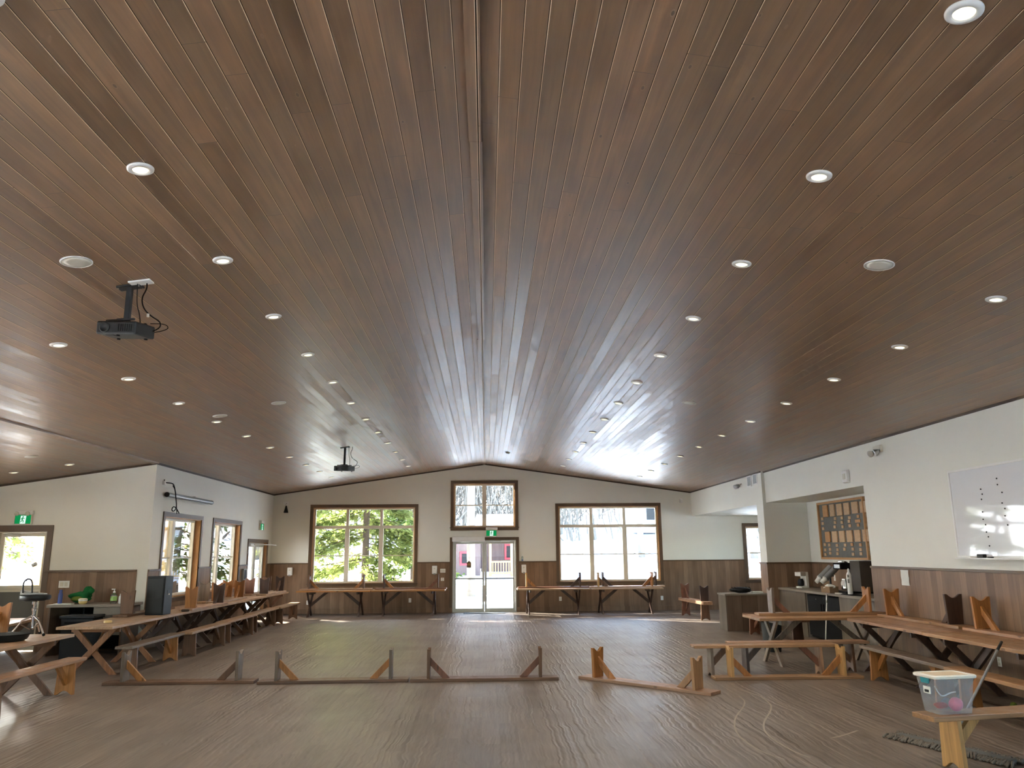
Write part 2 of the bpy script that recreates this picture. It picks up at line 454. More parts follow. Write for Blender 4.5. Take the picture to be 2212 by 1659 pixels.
def wall(name, T, s0, s1, top, holes, thick=.2, breaks=(), zbase=0.0, wains=True, base=True):
    """holes: (s0, s1, z0, z1); top: function of s"""
    xs = sorted(set([s0, s1] + list(breaks) + [v for h in holes for v in h[:2] if s0 < v < s1]))
    b = MB()
    for a, c in zip(xs, xs[1:]):
        mid = (a + c) / 2
        hs = sorted([(h[2], h[3]) for h in holes if h[0] < mid < h[1]])
        z = zbase; spans = []
        for h0, h1 in hs:
            if h0 > z + 1e-6: spans.append((z, h0))
            z = h1
        for z0, z1 in spans: tb(b, T, a, c, 0, thick, z0, z1)
        ta, tc_ = top(a) + .03, top(c) + .03
        # top piece as sloped prism
        P = [T(a, 0, z), T(c, 0, z), T(c, thick, z), T(a, thick, z), T(a, 0, ta), T(c, 0, tc_), T(c, thick, tc_), T(a, thick, ta)]
        b.add(P, [(0,3,2,1),(4,5,6,7),(0,1,5,4),(1,2,6,5),(2,3,7,6),(3,0,4,7)])
    w = b.build(name, M['paint']); struct(w)
    if wains:
        bw, bc, bb = MB(), MB(), MB()
        for a, c in zip(xs, xs[1:]):
            mid = (a + c) / 2
            z = zbase
            hs = sorted([(h[2], h[3]) for h in holes if h[0] < mid < h[1] and h[2] < ZW])
            spans = []
            for h0, h1 in hs:
                if h0 > z: spans.append((z, h0))
                z = h1
            if z < ZW: spans.append((z, ZW))
            for z0, z1 in spans:
                if z1 - z0 > .01:
                    tb(bw, T, a, c, -.016, .001, z0, z1)
            if not hs:
                tb(bc, T, a, c, -.034, .001, ZW, ZW + .035)
            if base and not any(h[0] < mid < h[1] and h[2] < .05 for h in holes):
                tb(bb, T, a, c, -.028, .001, 0, .14)
        bw.build('wainscot', M['wainscot'], w)
        if bc.v: bc.build('cap_rail', M['trimwood'], w, .004)
        if bb.v: bb.build('baseboard', M['wainscot'], w, .003)
    return w

def bar(b, T, s0, s1, t0, t1, z0, z1):
    e = .0012 if (abs(s1 - s0) > abs(z1 - z0) and abs(t1 - t0) > .01) else 0.0   # rails sit a hair behind the stiles
    tb(b, T, s0, s1, t0 + e, t1 - e, z0, z1)
def window(num, T, s0, s1, z0, z1, vm, transom=None, meet=None, cas=.09, depth=.12, sides=(1,1)):
    """casing outer rectangle; vm = mullion centres"""
    w = anchor('window_%d' % num)
    i0, i1, j0, j1 = s0 + cas, s1 - cas, z0 + cas, z1 - cas
    b = MB()
    for a in ((s0, i0), (i1, s1)): bar(b, T, a[0], a[1], -.022, .0, z0, z1)
    bar(b, T, s0, s1, -.024, .0, j1, z1); bar(b, T, s0, s1, -.024, .0, z0, j0); bar(b, T, s0 - .02, s1 + .02, -.05, .0, z0 + cas - .02, z0 + cas + .005)
    b.build('casing', M['trimwood'], w, .003)
    b = MB()
    e = .018
    bar(b, T, i0 - .004, i0 + e, 0, depth, j0, j1); bar(b, T, i1 - e, i1 + .004, 0, depth, j0, j1)
    bar(b, T, i0, i1, 0, depth, j0 - .004, j0 + e); bar(b, T, i0, i1, 0, depth, j1 - e, j1 + .004)
    b.build('jamb_lining', M['jamb'], w)
    f0, f1, g0, g1 = i0 + e, i1 - e, j0 + e, j1 - e
    fw = .045
    b = MB()
    for a in ((f0, f0 + fw), (f1 - fw, f1)): bar(b, T, a[0], a[1], depth - .03, depth + .05, g0, g1)
    for a in ((g0, g0 + fw), (g1 - fw, g1)): bar(b, T, f0, f1, depth - .03, depth + .05, a[0], a[1])
    zt = transom if transom else g1
    for c in vm:
        bar(b, T, c - .065, c + .065, depth - .03, depth + .05, g0 + fw, (zt if transom else g1))
        if transom: bar(b, T, c - .04, c + .04, depth - .03, depth + .05, zt, g1)
    if transom: bar(b, T, f0, f1, depth - .03, depth + .05, zt - .045, zt + .045)
    b.build('frame', M['vinyl'], w, .003)
    ed = [f0 + fw] + [v for c in vm for v in (c - .065, c + .065)] + [f1 - fw]
    edt = [f0 + fw] + [v for c in vm for v in (c - .04, c + .04)] + [f1 - fw]
    for k in range(len(vm) + 1):
        a, c = ed[2*k], ed[2*k + 1]
        lo, hi = g0 + fw, (zt - .045 if transom else g1 - fw)
        mz = meet if meet else None
        if mz:
            p = MB(); bar(p, T, a, c, depth + .008, depth + .014, lo, mz); p.build('pane', M['glass'], w)
            p = MB(); bar(p, T, a, c, depth + .022, depth + .028, mz, hi); p.build('pane', M['glass'], w)
            r = MB(); bar(r, T, a, c, depth - .005, depth + .03, mz - .014, mz + .014)
            for q in (a + (c-a)*.25, a + (c-a)*.75): bar(r, T, q - .03, q + .03, depth - .015, depth, mz + .008, mz + .026)
            r.build('meeting_rail', M['vinyl'], w)
        else:
            p = MB(); bar(p, T, a, c, depth + .008, depth + .014, lo, hi); p.build('pane', M['glass'], w)
        if transom:
            p = MB(); bar(p, T, edt[2*k], edt[2*k+1], depth + .008, depth + .014, zt + .045, g1 - fw); p.build('pane', M['glass'], w)
    return w, (i0, i1, j0, j1)

# --- far gable wall
LW = (-5.30, -2.03, .775, 3.205); RWn = (2.17, 5.43, .765, 3.20); MW = (-1.045, 1.03, 2.40, 3.915); RW2 = (7.93, 9.35, .775, 2.56)
cs = .09
FD = (-.98, .965, 0, 2.12)
holes = [(w[0] + cs, w[1] - cs, w[2] + cs, w[3] - cs) for w in (LW, RWn, MW, RW2)] + [FD]
def topfar(s): return hc(s)
wall('wall_far', T_far, XL - .2, 9.7, topfar, holes, .2, (0,))
window(1, T_far, *LW[:2], *LW[2:], (-4.18, -3.152), 2.525, 1.676)
window(2, T_far, *MW[:2], *MW[2:], (-.012,), None, 3.165)
window(3, T_far, *RWn[:2], *RWn[2:], (3.276, 4.30), 2.513, 1.665)
window(4, T_far, *RW2[:2], *RW2[2:], (8.64,), None, 1.66)

# --- left wall (side of the room beyond the corner)
W5 = (15.98, 18.20, .80, 2.60); W6 = (18.88, 21.10, .80, 2.60)
SD = (21.80, 23.62, 0, 2.08)
holes = [(w[0] + cs, w[1] - cs, w[2] + cs, w[3] - cs) for w in (W5, W6)] + [SD]
wall('wall_left', T_left, YB, D, lambda s: hc(XL), holes, .2)
window(5, T_left, *W5[:2], *W5[2:], (16.9,), None, 1.68, depth=.15)
window(6, T_left, *W6[:2], *W6[2:], (19.75,), None, 1.68, depth=.15)

# --- entry wall facing the camera, left of the corner
ED = (-9.32, -8.38, 0, 2.215)
wall('wall_entry', T_entry, XWING - .2, XL - .2, lambda s: hc(s), [ED], .2)
# --- outer wing wall with its row of windows (left of the view), rear wall and right wall
WW = [(-2.4, .4), (1.6, 4.4), (5.6, 8.4), (9.6, 12.4)]
wall('wall_wing', T_wing, YBACK - .2, YB + .2, lambda s: hc(XWING), [(a + cs, c - cs, .85 + cs, 2.55 - cs) for a, c in WW], .2)
for k, (a, c) in enumerate(WW):
    window(7 + k, T_wing, a, c, .85, 2.55, ((a + c) / 2,), None, 1.7)
BW_ADDED = [(-5.0, -1.8), (1.8, 5.0)]  # unseen rear windows, added as fill light for the far wall
wall('wall_back', T_back, XWING - .2, 6.7, lambda s: hc(s), [(a + cs, c - cs, .85 + cs, 3.0 - cs) for a, c in BW_ADDED], .2, (0,))
for k, (a, c) in enumerate(BW_ADDED):
    window(11 + k, T_back, a, c, .85, 3.0, ((a + c) / 2,), None, 1.8)
RWW_ADDED = [(-2.6, .8), (2.0, 5.4)]  # unseen pair of windows added to brighten the left wall
wall('wall_right', T_right, YBACK - .2, 13.06, lambda s: hc(XR2), [(a + cs, c - cs, .85 + cs, 2.75 - cs) for a, c in RWW_ADDED], .2)
for k, (a, c) in enumerate(RWW_ADDED):
    window(13 + k, T_right, a, c, .85, 2.75, ((a + c) / 2,), None, 1.75)
# right-hand column, header above the far recess, alcove box
def pbox(name, a, c, mat='paint', parent=None):
    o = MB().box(a, c).build(name, M[mat], parent); 
    if not parent: struct(o)
    return o
col = pbox('column_right', (XR, 17.77, 0), (6.62, 18.20, hc(6.4) + .05))
MB().box((XR - .016, 17.754, 0), (6.52, 18.216, ZW)).build('wainscot', M['wainscot'], col)
MB().box((XR - .034, 17.736, ZW), (6.54, 18.234, ZW + .035)).build('cap_rail', M['trimwood'], col)
pbox('beam_recess', (XR, 18.20, 2.79), (6.62, D, hc(6.4) + .05))
pbox('wall_recess_return', (6.615, 17.775, 0), (9.8, 18.18, 3.2))
def T_recess(s, t, z): return (9.6 + t, s, z)
wall('wall_recess_side', T_recess, 18.0, D + .2, lambda s: 3.0, [(19.8 + cs, 22.4 - cs, .85 + cs, 2.62 - cs)], .2)
window(15, T_recess, 19.8, 22.4, .85, 2.62, (21.1,), None, 1.7)  # unseen window, added to send daylight through the recess
pbox('ceiling_recess', (6.62, 18.18, 2.79), (9.6, D, 2.9))
hd = pbox('beam_alcove', (XR2, 13.06, 2.805), (6.66, 17.769, hc(6.46) + .05))
ab = pbox('wall_alcove', (7.40, 13.06, 0), (7.6, 17.77, 3.2))
MB().box((7.384, 13.06, 0), (7.401, 17.77, ZW)).build('wainscot', M['wainscot'], ab)
MB().box((7.366, 13.06, ZW), (7.401, 17.77, ZW + .035)).build('cap_rail', M['trimwood'], ab)
MB().box((6.52, 17.756, 0), (7.385, 17.78, ZW)).build('wainscot', M['wainscot'], ab)
MB().box((6.54, 17.738, ZW), (7.385, 17.77, ZW + .035)).build('cap_rail', M['trimwood'], ab)
pbox('wall_alcove_end', (6.66, 12.86, 0), (7.6, 13.06, 3.2))
pbox('ceiling_alcove', (6.66, 13.06, 2.805), (7.4, 17.77, 2.92))
# dark edge trim where walls meet the ceiling
def trimbar(name, pts, w=.05):
    b = MB()
    for (p, q, d) in pts:
        # p,q ends, d = inward normal
        P, Q, n = Vector(p), Vector(q), Vector(d)
        z = Vector((0,0,1))
        v = [P, Q, Q + n*.02, P + n*.02]
        b.add([*[x - z*w for x in v], *[x + z*.01 for x in v]], [(0,3,2,1),(4,5,6,7),(0,1,5,4),(1,2,6,5),(2,3,7,6),(3,0,4,7)])
    o = b.build(name, M['darktrim']); struct(o)
trimbar('trim_1', [((XL, D, hc(XL)), (0, D, ZR), (0,-1,0)), ((0, D, ZR), (XR, D, hc(XR)), (0,-1,0))], .035)
trimbar('trim_2', [((XL, YB, hc(XL)), (XL, D, hc(XL)), (1,0,0)), ((XWING, YB, hc(XWING)), (XL, YB, hc(XL)), (0,-1,0))], .035)
trimbar('trim_3', [((XR2, YBACK, hc(XR2)), (XR2, 17.77, hc(XR2)), (-1,0,0)), ((XR, 17.77, hc(XR)), (XR, D, hc(XR)), (-1,0,0))], .03)

# --- doors
def door_far():
    d = anchor('door_1')
    x0, x1, zt = FD[0], FD[1], FD[3]
    b = MB()
    for a in ((x0 - .075, x0 + .01), (x1 - .01, x1 + .075)): bar(b, T_far, a[0], a[1], -.022, 0, 0, zt + .075)
    bar(b, T_far, x0 - .075, x1 + .075, -.023, 0, zt - .01, zt + .075)
    b.build('casing', M['trimwood'], d, .003)
    b = MB()
    for a in ((x0, x0 + .05), (x1 - .05, x1)): bar(b, T_far, a[0], a[1], 0, .14, 0, zt)
    bar(b, T_far, x0, x1, 0, .14, zt - .05, zt); bar(b, T_far, x0, x1, 0, .15, 0, .02)
    b.build('frame', M['alu'], d, .003)
    cx = (x0 + x1) / 2
    for a, c in ((x0 + .052, cx - .004), (cx + .004, x1 - .052)):
        b = MB()
        for q in ((a, a + .062), (c - .062, c)): bar(b, T_far, q[0], q[1], .03, .075, .022, zt - .052)
        bar(b, T_far, a, c, .03, .075, .022, .11); bar(b, T_far, a, c, .03, .075, zt - .12, zt - .052)
        lf = b.build('leaf', M['alu'], d, .004)
        p = MB(); bar(p, T_far, a + .06, c - .06, .05, .056, .10, zt - .12); p.build('pane', M['glass'], lf)
        p = MB(); bar(p, T_far, a + .03, c - .03, -.02, .0, .955, .995)
        for q in (a + .05, c - .07): bar(p, T_far, q, q + .02, 0, .03, .96, .99)
        p.build('push_bar', M['midgrey'], lf, .004)
        s = -1 if a < 0 else 1
        hx = cx + s * .11
        p = MB().tube([(hx, D + .10, 1.02), (hx, D + .15, 1.03), (hx, D + .16, 1.14), (hx, D + .15, 1.25), (hx, D + .10, 1.26)], .013, 8)
        p.build('pull_handle', M['chrome'], lf, smooth=True)
    b = MB(); bar(b, T_far, cx - .022, cx + .022, .018, .03, .30, .78); b.build('lock_strip', M['white'], d)
    return d
door_far()
def door_side():
    d = anchor('door_2')
    s0, s1, zt = SD[0], SD[1], SD[3]
    b = MB()
    for a in ((s0 - .08, s0 + .01), (s1 - .01, s1 + .08)): bar(b, T_left, a[0], a[1], -.022, 0, 0, zt + .08)
    bar(b, T_left, s0 - .08, s1 + .08, -.023, 0, zt - .01, zt + .08)
    b.build('casing', M['trimwood'], d, .003)
    b = MB()
    for a in ((s0, s0 + .02), (s1 - .02, s1)): bar(b, T_left, a[0], a[1], 0, .13, 0, zt)
    bar(b, T_left, s0, s1, 0, .13, zt - .02, zt)
    b.build('jamb_lining', M['jamb'], d)
    mid = (s0 + s1) / 2
    for a, c in ((s0 + .022, mid - .003), (mid + .003, s1 - .022)):
        b = MB()
        for q in ((a, a + .09), (c - .09, c)): bar(b, T_left, q[0], q[1], .08, .125, .02, zt - .022)
        bar(b, T_left, a, c, .08, .125, .02, .20); bar(b, T_left, a, c, .08, .125, zt - .13, zt - .022)
        lf = b.build('leaf', M['alu'], d, .004)
        p = MB(); bar(p, T_left, a + .088, c - .088, .10, .106, .19, zt - .125); p.build('pane', M['glass'], lf)
    b = MB(); bar(b, T_left, s0 + .25, s0 + .62, -.0, .07, zt - .12, zt - .05)
    b.tube([(XL + .02, s0 + .5, zt - .07), (XL + .30, s0 + .9, zt - .075), (XL + .42, s0 + 1.25, zt - .09)], .016, 6)
    b.build('closer_arm', M['white'], d)
    return d
door_side()
def door_entry():
    d = anchor('door_3')
    s0, s1, zt = ED[0], ED[1], ED[3]
    b = MB()
    for a in ((s0 - .1, s0 + .01), (s1 - .01, s1 + .1)): bar(b, T_entry, a[0], a[1], -.022, 0, 0, zt + .11)
    bar(b, T_entry, s0 - .1, s1 + .1, -.023, 0, zt - .01, zt + .11)
    b.build('casing', M['trimwood'], d, .003)
    b = MB()
    for a in ((s0, s0 + .03), (s1 - .03, s1)): bar(b, T_entry, a[0], a[1], 0, .14, 0, zt)
    bar(b, T_entry, s0, s1, 0, .14, zt - .03, zt)
    b.build('jamb_lining', M['vinyl'], d)
    b = MB(); a, c = s0 + .032, s1 - .032
    for q in ((a, a + .07), (c - .05, c)): bar(b, T_entry, q[0], q[1], .05, .095, .02, zt - .032)
    bar(b, T_entry, a, c, .052, .095, .02, 1.16); bar(b, T_entry, a, c, .05, .095, zt - .10, zt - .032)
    bar(b, T_entry, a, c, .035, .1, 1.14, 1.20)
    lf = b.build('leaf', M['vinyl'], d, .004)
    p = MB(); bar(p, T_entry, a + .06, c - .045, .045, .05, .12, 1.08); p.build('lower_panel', M['doorgrey'], lf)
    p = MB(); bar(p, T_entry, a + .06, c - .045, .07, .076, 1.19, zt - .095); p.build('pane', M['glass'], lf)
    b = MB(); bar(b, T_entry, s0 + .12, s0 + .40, -.0, .05, zt - .11, zt - .05)
    b.tube([(s0 + .3, YB - .01, zt - .06), (s0 + .5, YB - .22, zt - .06), (s0 + .12, YB - .03, zt - .05)], .012, 6)
    b.build('closer', M['offwhite'], d, .004)
    b = MB(); b.tube([(s1 - .08, YB + .05, 1.0), (s1 - .08, YB, 1.0), (s1 - .19, YB - .005, 1.0)], .011, 8); b.build('lever_handle', M['silver'], d)
    return d
door_entry()

# ------------------------------------------------------------------ ceiling lights and discs
TH = math.atan(SL)
def ceiling_rot(x): return (0, TH if x > 0 else -TH, 0)
trim_prof = [(.046, -.004), (.050, -.016), (.068, -.014), (.080, -.007), (.081, 0.0)]
def make_light():
    t = thing('recessed_light', '', 'ceiling light', group='recessed ceiling lights')
    MB().lathe(trim_prof, 32).build('trim_ring', M['white'], t, smooth=True)
    v = [(0, 0, -.0125)] + [(.047*math.cos(2*PI*i/24), .047*math.sin(2*PI*i/24), -.009) for i in range(24)]
    MB().add(v, [(0, i+1, (i+1) % 24 + 1) for i in range(24)]).build('lens', M['lamp'], t)
    return t
light0 = None
ORD = ['first','second','third','fourth','fifth','sixth','seventh','eighth','ninth','tenth','eleventh','twelfth','thirteenth','fourteenth']
LAMPS = []
def put_light(x, y, label):
    global light0
    if light0 is None: light0 = make_light(); t = light0
    else: t = copy_tree(light0)
    t.location = (x, y, hc(x) - .0005); t.rotation_euler = ceiling_rot(x); t['label'] = label
    LAMPS.append((x, y))
rows = [(-2.133, -1, 12, 'inner left row'), (2.216, -1, 12, 'inner right row'), (-4.266, 2, 12, 'outer left row'), (4.376, 1, 12, 'outer right row')]
for x, k0, k1, nm in rows:
    for n_, k in enumerate(range(k0, k1)):
        y = 4.577 + 1.569 * k
        if y > D - .3: continue
        put_light(x, y, 'round recessed ceiling light, %s in the %s counted from the camera' % (ORD[n_], nm))
put_light(-7.517, 14.33, 'recessed light in the left wing ceiling, nearer the wall corner')
put_light(-8.489, 14.33, 'recessed light in the left wing ceiling, above the green exit sign')
def disc(x, y, r, label):
    t = thing('ceiling_speaker', label, 'ceiling speaker', (x, y, hc(x) - .0005), ceiling_rot(x), 'flush round ceiling speakers')
    MB().lathe([(r, 0), (r, -.006), (r*.93, -.010), (r*.91, -.006)], 36).build('rim', M['white'], t, smooth=True)
    b = MB().lathe([(0.0001, -.009), (r*.5, -.0085), (r*.92, -.006)], 36); b.build('grille', M['offwhite'], t, smooth=True)
disc(-3.147, 5.824, .115, 'white round flush speaker in the ceiling left of the nearer projector')
disc(3.211, 5.797, .115, 'white round flush speaker high in the right ceiling slope')
disc(-4.09, 12.04, .11, 'round flush speaker beside the outer left row of lights')
disc(-3.106, 11.70, .11, 'faint round flush speaker in the left ceiling slope, midway to the far wall')
disc(3.186, 11.70, .11, 'faint round flush speaker in the right ceiling slope, midway to the far wall')
disc(-7.524, 13.14, .10, 'round flush speaker in the left wing ceiling')
sd = thing('smoke_detector', 'small round smoke detector near the ridge above the far doors', 'smoke detector', (.624, 20.58, hc(.624)), ceiling_rot(1))
MB().lathe([(.055, 0), (.055, -.02), (.042, -.042), (.0001, -.045)], 20).build('body', M['midgrey'], sd, smooth=True)
MB().lathe([(.07, 0), (.07, -.008), (.055, -.010)], 20).build('mount_plate', M['offwhite'], sd, smooth=True)

# ------------------------------------------------------------------ projectors on drop poles
def projector(loc, rotz, drop, label, white):
    x, y, z = loc
    t = thing('projector', label, 'projector', (x, y, z), 0, 'projectors hung on ceiling mounts')
    b = MB().box((-.10, -.05, -.018), (.10, .05, .0)); b.xform(Matrix.Rotation(TH * -1, 4, 'Y')).build('mount_plate', M['black'], t, .003)
    b = MB()
    for sx in (-.085, .085):
        for sy in (-.035, .035): b.lathe([(.008, -.026 + sx*SL), (.008, -.012 + sx*SL)], 8, (sx, sy, 0))
    b.build('screws', M['chrome'], t)
    MB().box((-.022, -.022, -drop + .04), (.022, .022, -.01)).build('drop_pole', M['black'], t, .004)
    b = MB().box((-.13, -.09, -drop + .025), (.13, -.07, -drop + .04)).box((-.13, .07, -drop + .025), (.13, .09, -drop + .04)).box((-.03, -.09, -drop + .028), (.03, .09, -drop + .045))
    R = Matrix.Rotation(rotz, 4, 'Z')
    b.xform(R).build('bracket', M['black'], t)
    tilt = Matrix.Translation((0, 0, -drop - .035)) @ R @ Matrix.Rotation(math.radians(5), 4, 'X') @ Matrix.Rotation(math.radians(4), 4, 'Y')
    body = MB().box((-.185, -.13, -.055), (.185, .13, .055)); body.xform(tilt)
    bd = body.build('body', M['black'], t, .014, seg=3)
    b = MB().lathe([(.045, 0), (.045, .012), (.036, .016), (.032, .004), (.0001, .002)], 24)
    b.xform(tilt @ Matrix.Translation((-.10, -.129, .0)) @ Matrix.Rotation(PI/2, 4, 'X')).build('lens', M['black'], bd, smooth=True)
    b = MB()
    for k in range(7): b.box((.02 + k*.02, -.1325, -.03), (.03 + k*.02, -.129, .03))
    b.xform(tilt).build('vent', M['blackmat'], bd)
    b = MB()
    for q in ((-.13, .09), (.13, .09), (0, -.09)): b.lathe([(.014, -.068), (.014, -.054)], 10, (q[0], q[1], 0))
    b.box((-.12, -.09, -.0575), (-.05, -.04, -.0545))
    b.xform(tilt).build('feet', M['darkgrey'], bd)
    if white:
        dx = .10
        b = MB().box((.03, -.12, -.016), (.21, -.02, -.001)); b.xform(Matrix.Rotation(-TH, 4, 'Y')).build('outlet_plate', M['white'], t, .003)
    pz = -drop - .01
    c = [(.09, -.07, 0.01), (.095, -.07, -.08), (.10, -.06, -.2), (.12, -.04, -.26), (.11, .02, pz)]
    MB().tube(smooth_pts(c), .004, 6).build('power_cord', M['blackmat'], t, smooth=True)
    c = [(.17, -.07, .0), (.175, -.07, -.05), (.13, -.06, -.13), (.15, -.04, -.22), (.20, 0, -.27), (.27, .03, -.31), (.265, .05, -.36), (.17, .06, pz - .03)]
    MB().tube(smooth_pts(c), .0055, 6).build('signal_cable', M['blackmat'], t, smooth=True)
    c = [(.16, .06, pz - .03), (.24, .10, pz - .01), (.32, .10, pz + .02), (.30, .06, pz + .05), (.19, .02, pz + .04)]
    MB().tube(smooth_pts(c), .004, 6).build('cable_loop', M['blackmat'], t, smooth=True)
    MB().box((.175, -.03, -.285), (.19, -.015, -.255)).build('cable_tag', M['white'], t)
projector((-3.01, 6.45, hc(3.01) - .0), math.radians(-12), .36, 'black projector on a ceiling pole, the large one nearer the camera', True)
projector((-3.02, 16.9, hc(3.02) - .0), math.radians(-25), .43, 'black projector on a ceiling pole, the distant one near the far wall', False)

# ------------------------------------------------------------------ benches and picnic tables
AMB = (.34, .138, .036); AMB2 = (.33, .178, .084); BRN = (.13, .062, .030); DRK = (.055, .026, .016); GRY = (.17, .12, .085); RED = (.17, .065, .033); TOPC = (.37, .225, .13); PINK = (.34, .185, .105); PALE = (.48, .27, .10)
BL, BH = 2.06, .43
def make_bench():
    t = thing('bench', '', 'bench')
    MB().box((-BL/2, -.125, BH - .04), (BL/2, .125, BH)).build('seat', M['woodx'], t, .006, color=TOPC)
    for s in (-1, 1):
        poly = [(-.12, 0), (-.092, 0), (-.07, .016), (-.045, .036), (-.02, .048), (0, .051), (.02, .048), (.045, .036), (.07, .016), (.092, 0), (.12, 0), (.102, BH - .04), (-.102, BH - .04)]
        x0, x1 = sorted((s * .76, s * .80))
        MB().prism(poly, x0, x1, 0).build('leg', M['woodz'], t, .003, color=AMB)
        br = [(s*.76, .115), (s*.76, .225), (s*.595, BH - .04), (s*.485, BH - .04)]
        MB().prism(br, -.02, .02, 1).build('brace', M['woodz'], t, .003, color=AMB)
    return t
bench0 = make_bench(); bench_used = [False]
def bench(x, y, rz, label, group, seat=TOPC, la=AMB, lb=None, ba=None, bb=None, up=True, z=0.0):
    lb = lb or la; ba = ba or la; bb = bb or lb
    if not bench_used[0]: t = bench0; bench_used[0] = True
    else: t = copy_tree(bench0)
    t['label'] = label; t['group'] = group
    if up: t.location = (x, y, z); t.rotation_euler = (0, 0, rz)
    else: t.location = (x, y, z + BH); t.rotation_euler = (PI, 0, rz)
    cols = [seat, la, ba, lb, bb]   # seat, leg-, brace-, leg+, brace+
    kids = sorted(t.children, key=lambda o: o.name)
    st = [k for k in kids if k.name.startswith('seat')][0]; st.color = (*seat, 1)
    for k in kids:
        if k.name.startswith('seat'): continue
        neg = sum(v.co.x for v in k.data.vertices) < 0
        c = (la if neg else lb) if k.name.startswith('leg') else (ba if neg else bb)
        k.color = (*c, 1)
    return t
TL, TW, TZ = 2.08, .82, .72
def make_table():
    t = thing('picnic_table', '', 'table', group='trestle tables with crossed legs')
    b = MB()
    for k in range(3):
        y0 = -TW/2 + k * TW/3; b.box((-TL/2, y0 + .001, TZ - .04), (TL/2, y0 + TW/3 - .001, TZ))
    b.build('tabletop', M['woodx'], t, .004, color=TOPC)
    for s in (-1, 1):
        MB().box((s*.645, -.36, TZ - .11), (s*.685, .36, TZ - .04)).build('cleat', M['woody'], t, .003, color=BRN)
        for q, xo in ((1, .685), (-1, .725)):
            poly = [(q*-.385, 0), (q*-.275, 0), (q*.375, TZ - .04), (q*.265, TZ - .04)]
            x0, x1 = sorted((s*xo, s*(xo + .04)))
            MB().prism(poly, x0, x1, 0).build('leg', M['woodz'], t, .003, color=BRN)
        br = [(s*.68, .27), (s*.68, .37), (s*.30, TZ - .04), (s*.18, TZ - .04)]
        MB().prism(br, -.02, .02, 1).build('brace', M['woodz'], t, .003, color=BRN)
    return t
table0 = make_table(); table_used = [False]
def table(x, y, rz, label, top=TOPC, leg=BRN):
    if not table_used[0]: t = table0; table_used[0] = True
    else: t = copy_tree(table0)
    t.location = (x, y, 0); t.rotation_euler = (0, 0, rz); t['label'] = label
    for k in t.children: k.color = (*(top if k.name.startswith('tabletop') else leg), 1)
    return t
Q = PI / 2
# left row of five tables along the windows, and the separate one nearest the camera
XLT = -5.86
lt = ['nearest of the row, with a tan tape roll on it', 'just beyond the black loudspeaker', 'in the middle of the left row under the second window', 'second from the far end of the left row', 'at the far end of the left row by the side door']
for k in range(5):
    table(XLT, 12.1 + 1.04 + k * 2.085, Q, 'long wooden trestle table, ' + lt[k], TOPC, [(.25, .105, .040), DRK, DRK, BRN, BRN][k])
table(XLT - .02, 10.03, Q, 'wooden trestle table at the left edge carrying the drum stool', TOPC, BRN)
G1 = 'upright benches along the left tables'
bench(-5.29, 13.19, Q, 'low bench beside the left tables, nearest one of the row of five', G1, GRY, BRN, AMB)
bench(-5.18, 15.29, Q, 'low bench beside the left tables, second in the row of five', G1, TOPC, BRN, BRN)
bench(-5.24, 17.38, Q, 'low bench beside the left tables, third in the row of five', G1, TOPC, BRN, BRN)
bench(-5.305, 19.47, Q, 'low bench beside the left tables, fourth and pushed slightly under', G1, TOPC, BRN, BRN)
bench(-5.26, 21.57, Q, 'low bench beside the left tables, farthest near the far wall', G1, TOPC, BRN, BRN)
bench(-5.37, 9.98, Q, 'low bench in front of the drum stool table at the left edge', G1, PINK, BRN, AMB)
G2 = 'upturned benches on the left tables'
bench(-6.13, 14.85, Q, 'upturned dark bench on the left tables, left of the black loudspeaker', G2, BRN, BRN, BRN, up=False, z=TZ)
bench(-5.56, 16.25, Q, 'upturned bench right behind the black loudspeaker with an amber leg', G2, PINK, AMB, DRK, up=False, z=TZ)
bench(-6.10, 18.50, Q, 'upturned bench on the left tables against the windows with a grey leg', G2, TOPC, GRY, AMB, up=False, z=TZ)
bench(-5.79, 18.38, Q, 'upturned amber bench on the left tables in the middle of the row', G2, TOPC, AMB, AMB, up=False, z=TZ)
bench(-6.00, 21.50, Q, 'upturned bench on the far left tables with a dark red leg', G2, TOPC, RED, BRN, up=False, z=TZ)
bench(-5.62, 21.42, Q, 'upturned bench on the far left tables with a dark grey brown leg', G2, TOPC, DRK, DRK, AMB, BRN, up=False, z=TZ)
bench(-6.29, 9.98, Q, 'upturned amber bench on the table at the left edge, behind the stool', G2, PINK, AMB, AMB, up=False, z=TZ)
tw = table(-7.75, 12.9, Q + .2, 'wooden trestle table half hidden behind the stool', TOPC, BRN)
# upturned row on the floor
G3 = 'upturned benches lying across the floor'
bench(-4.186, 11.55, .004, 'upturned bench on the open floor, leftmost of the row of three', G3, BRN, GRY, GRY, AMB, BRN, up=False)
bench(-2.065, 11.49, .025, 'upturned bench on the open floor, middle of the row of three', G3, BRN, GRY, GRY, AMB, AMB, up=False)
bench(.025, 11.485, .0, 'upturned bench on the open floor in front of the glass doors', G3, BRN, BRN, BRN, RED, RED, up=False)
bench(2.155, 10.82, math.radians(-44.7), 'upturned amber bench set diagonally on the open floor', G3, PINK, AMB, AMB2, up=False)
bench(4.22, 11.26, -.01, 'upturned orange bench on the floor in front of the upright bench pair', G3, AMB2, PALE, PALE, AMB, AMB, up=False)
G4 = 'upright benches at the right'
bench(4.02, 11.53, -.01, 'upright bench with grey legs standing right behind the upturned orange bench', G4, AMB2, GRY, PINK, BRN, RED)
bench(4.63, 11.86, -.01, 'upright bench with dark legs, rear one of the right pair', G4, PINK, DRK, BRN, DRK, BRN)
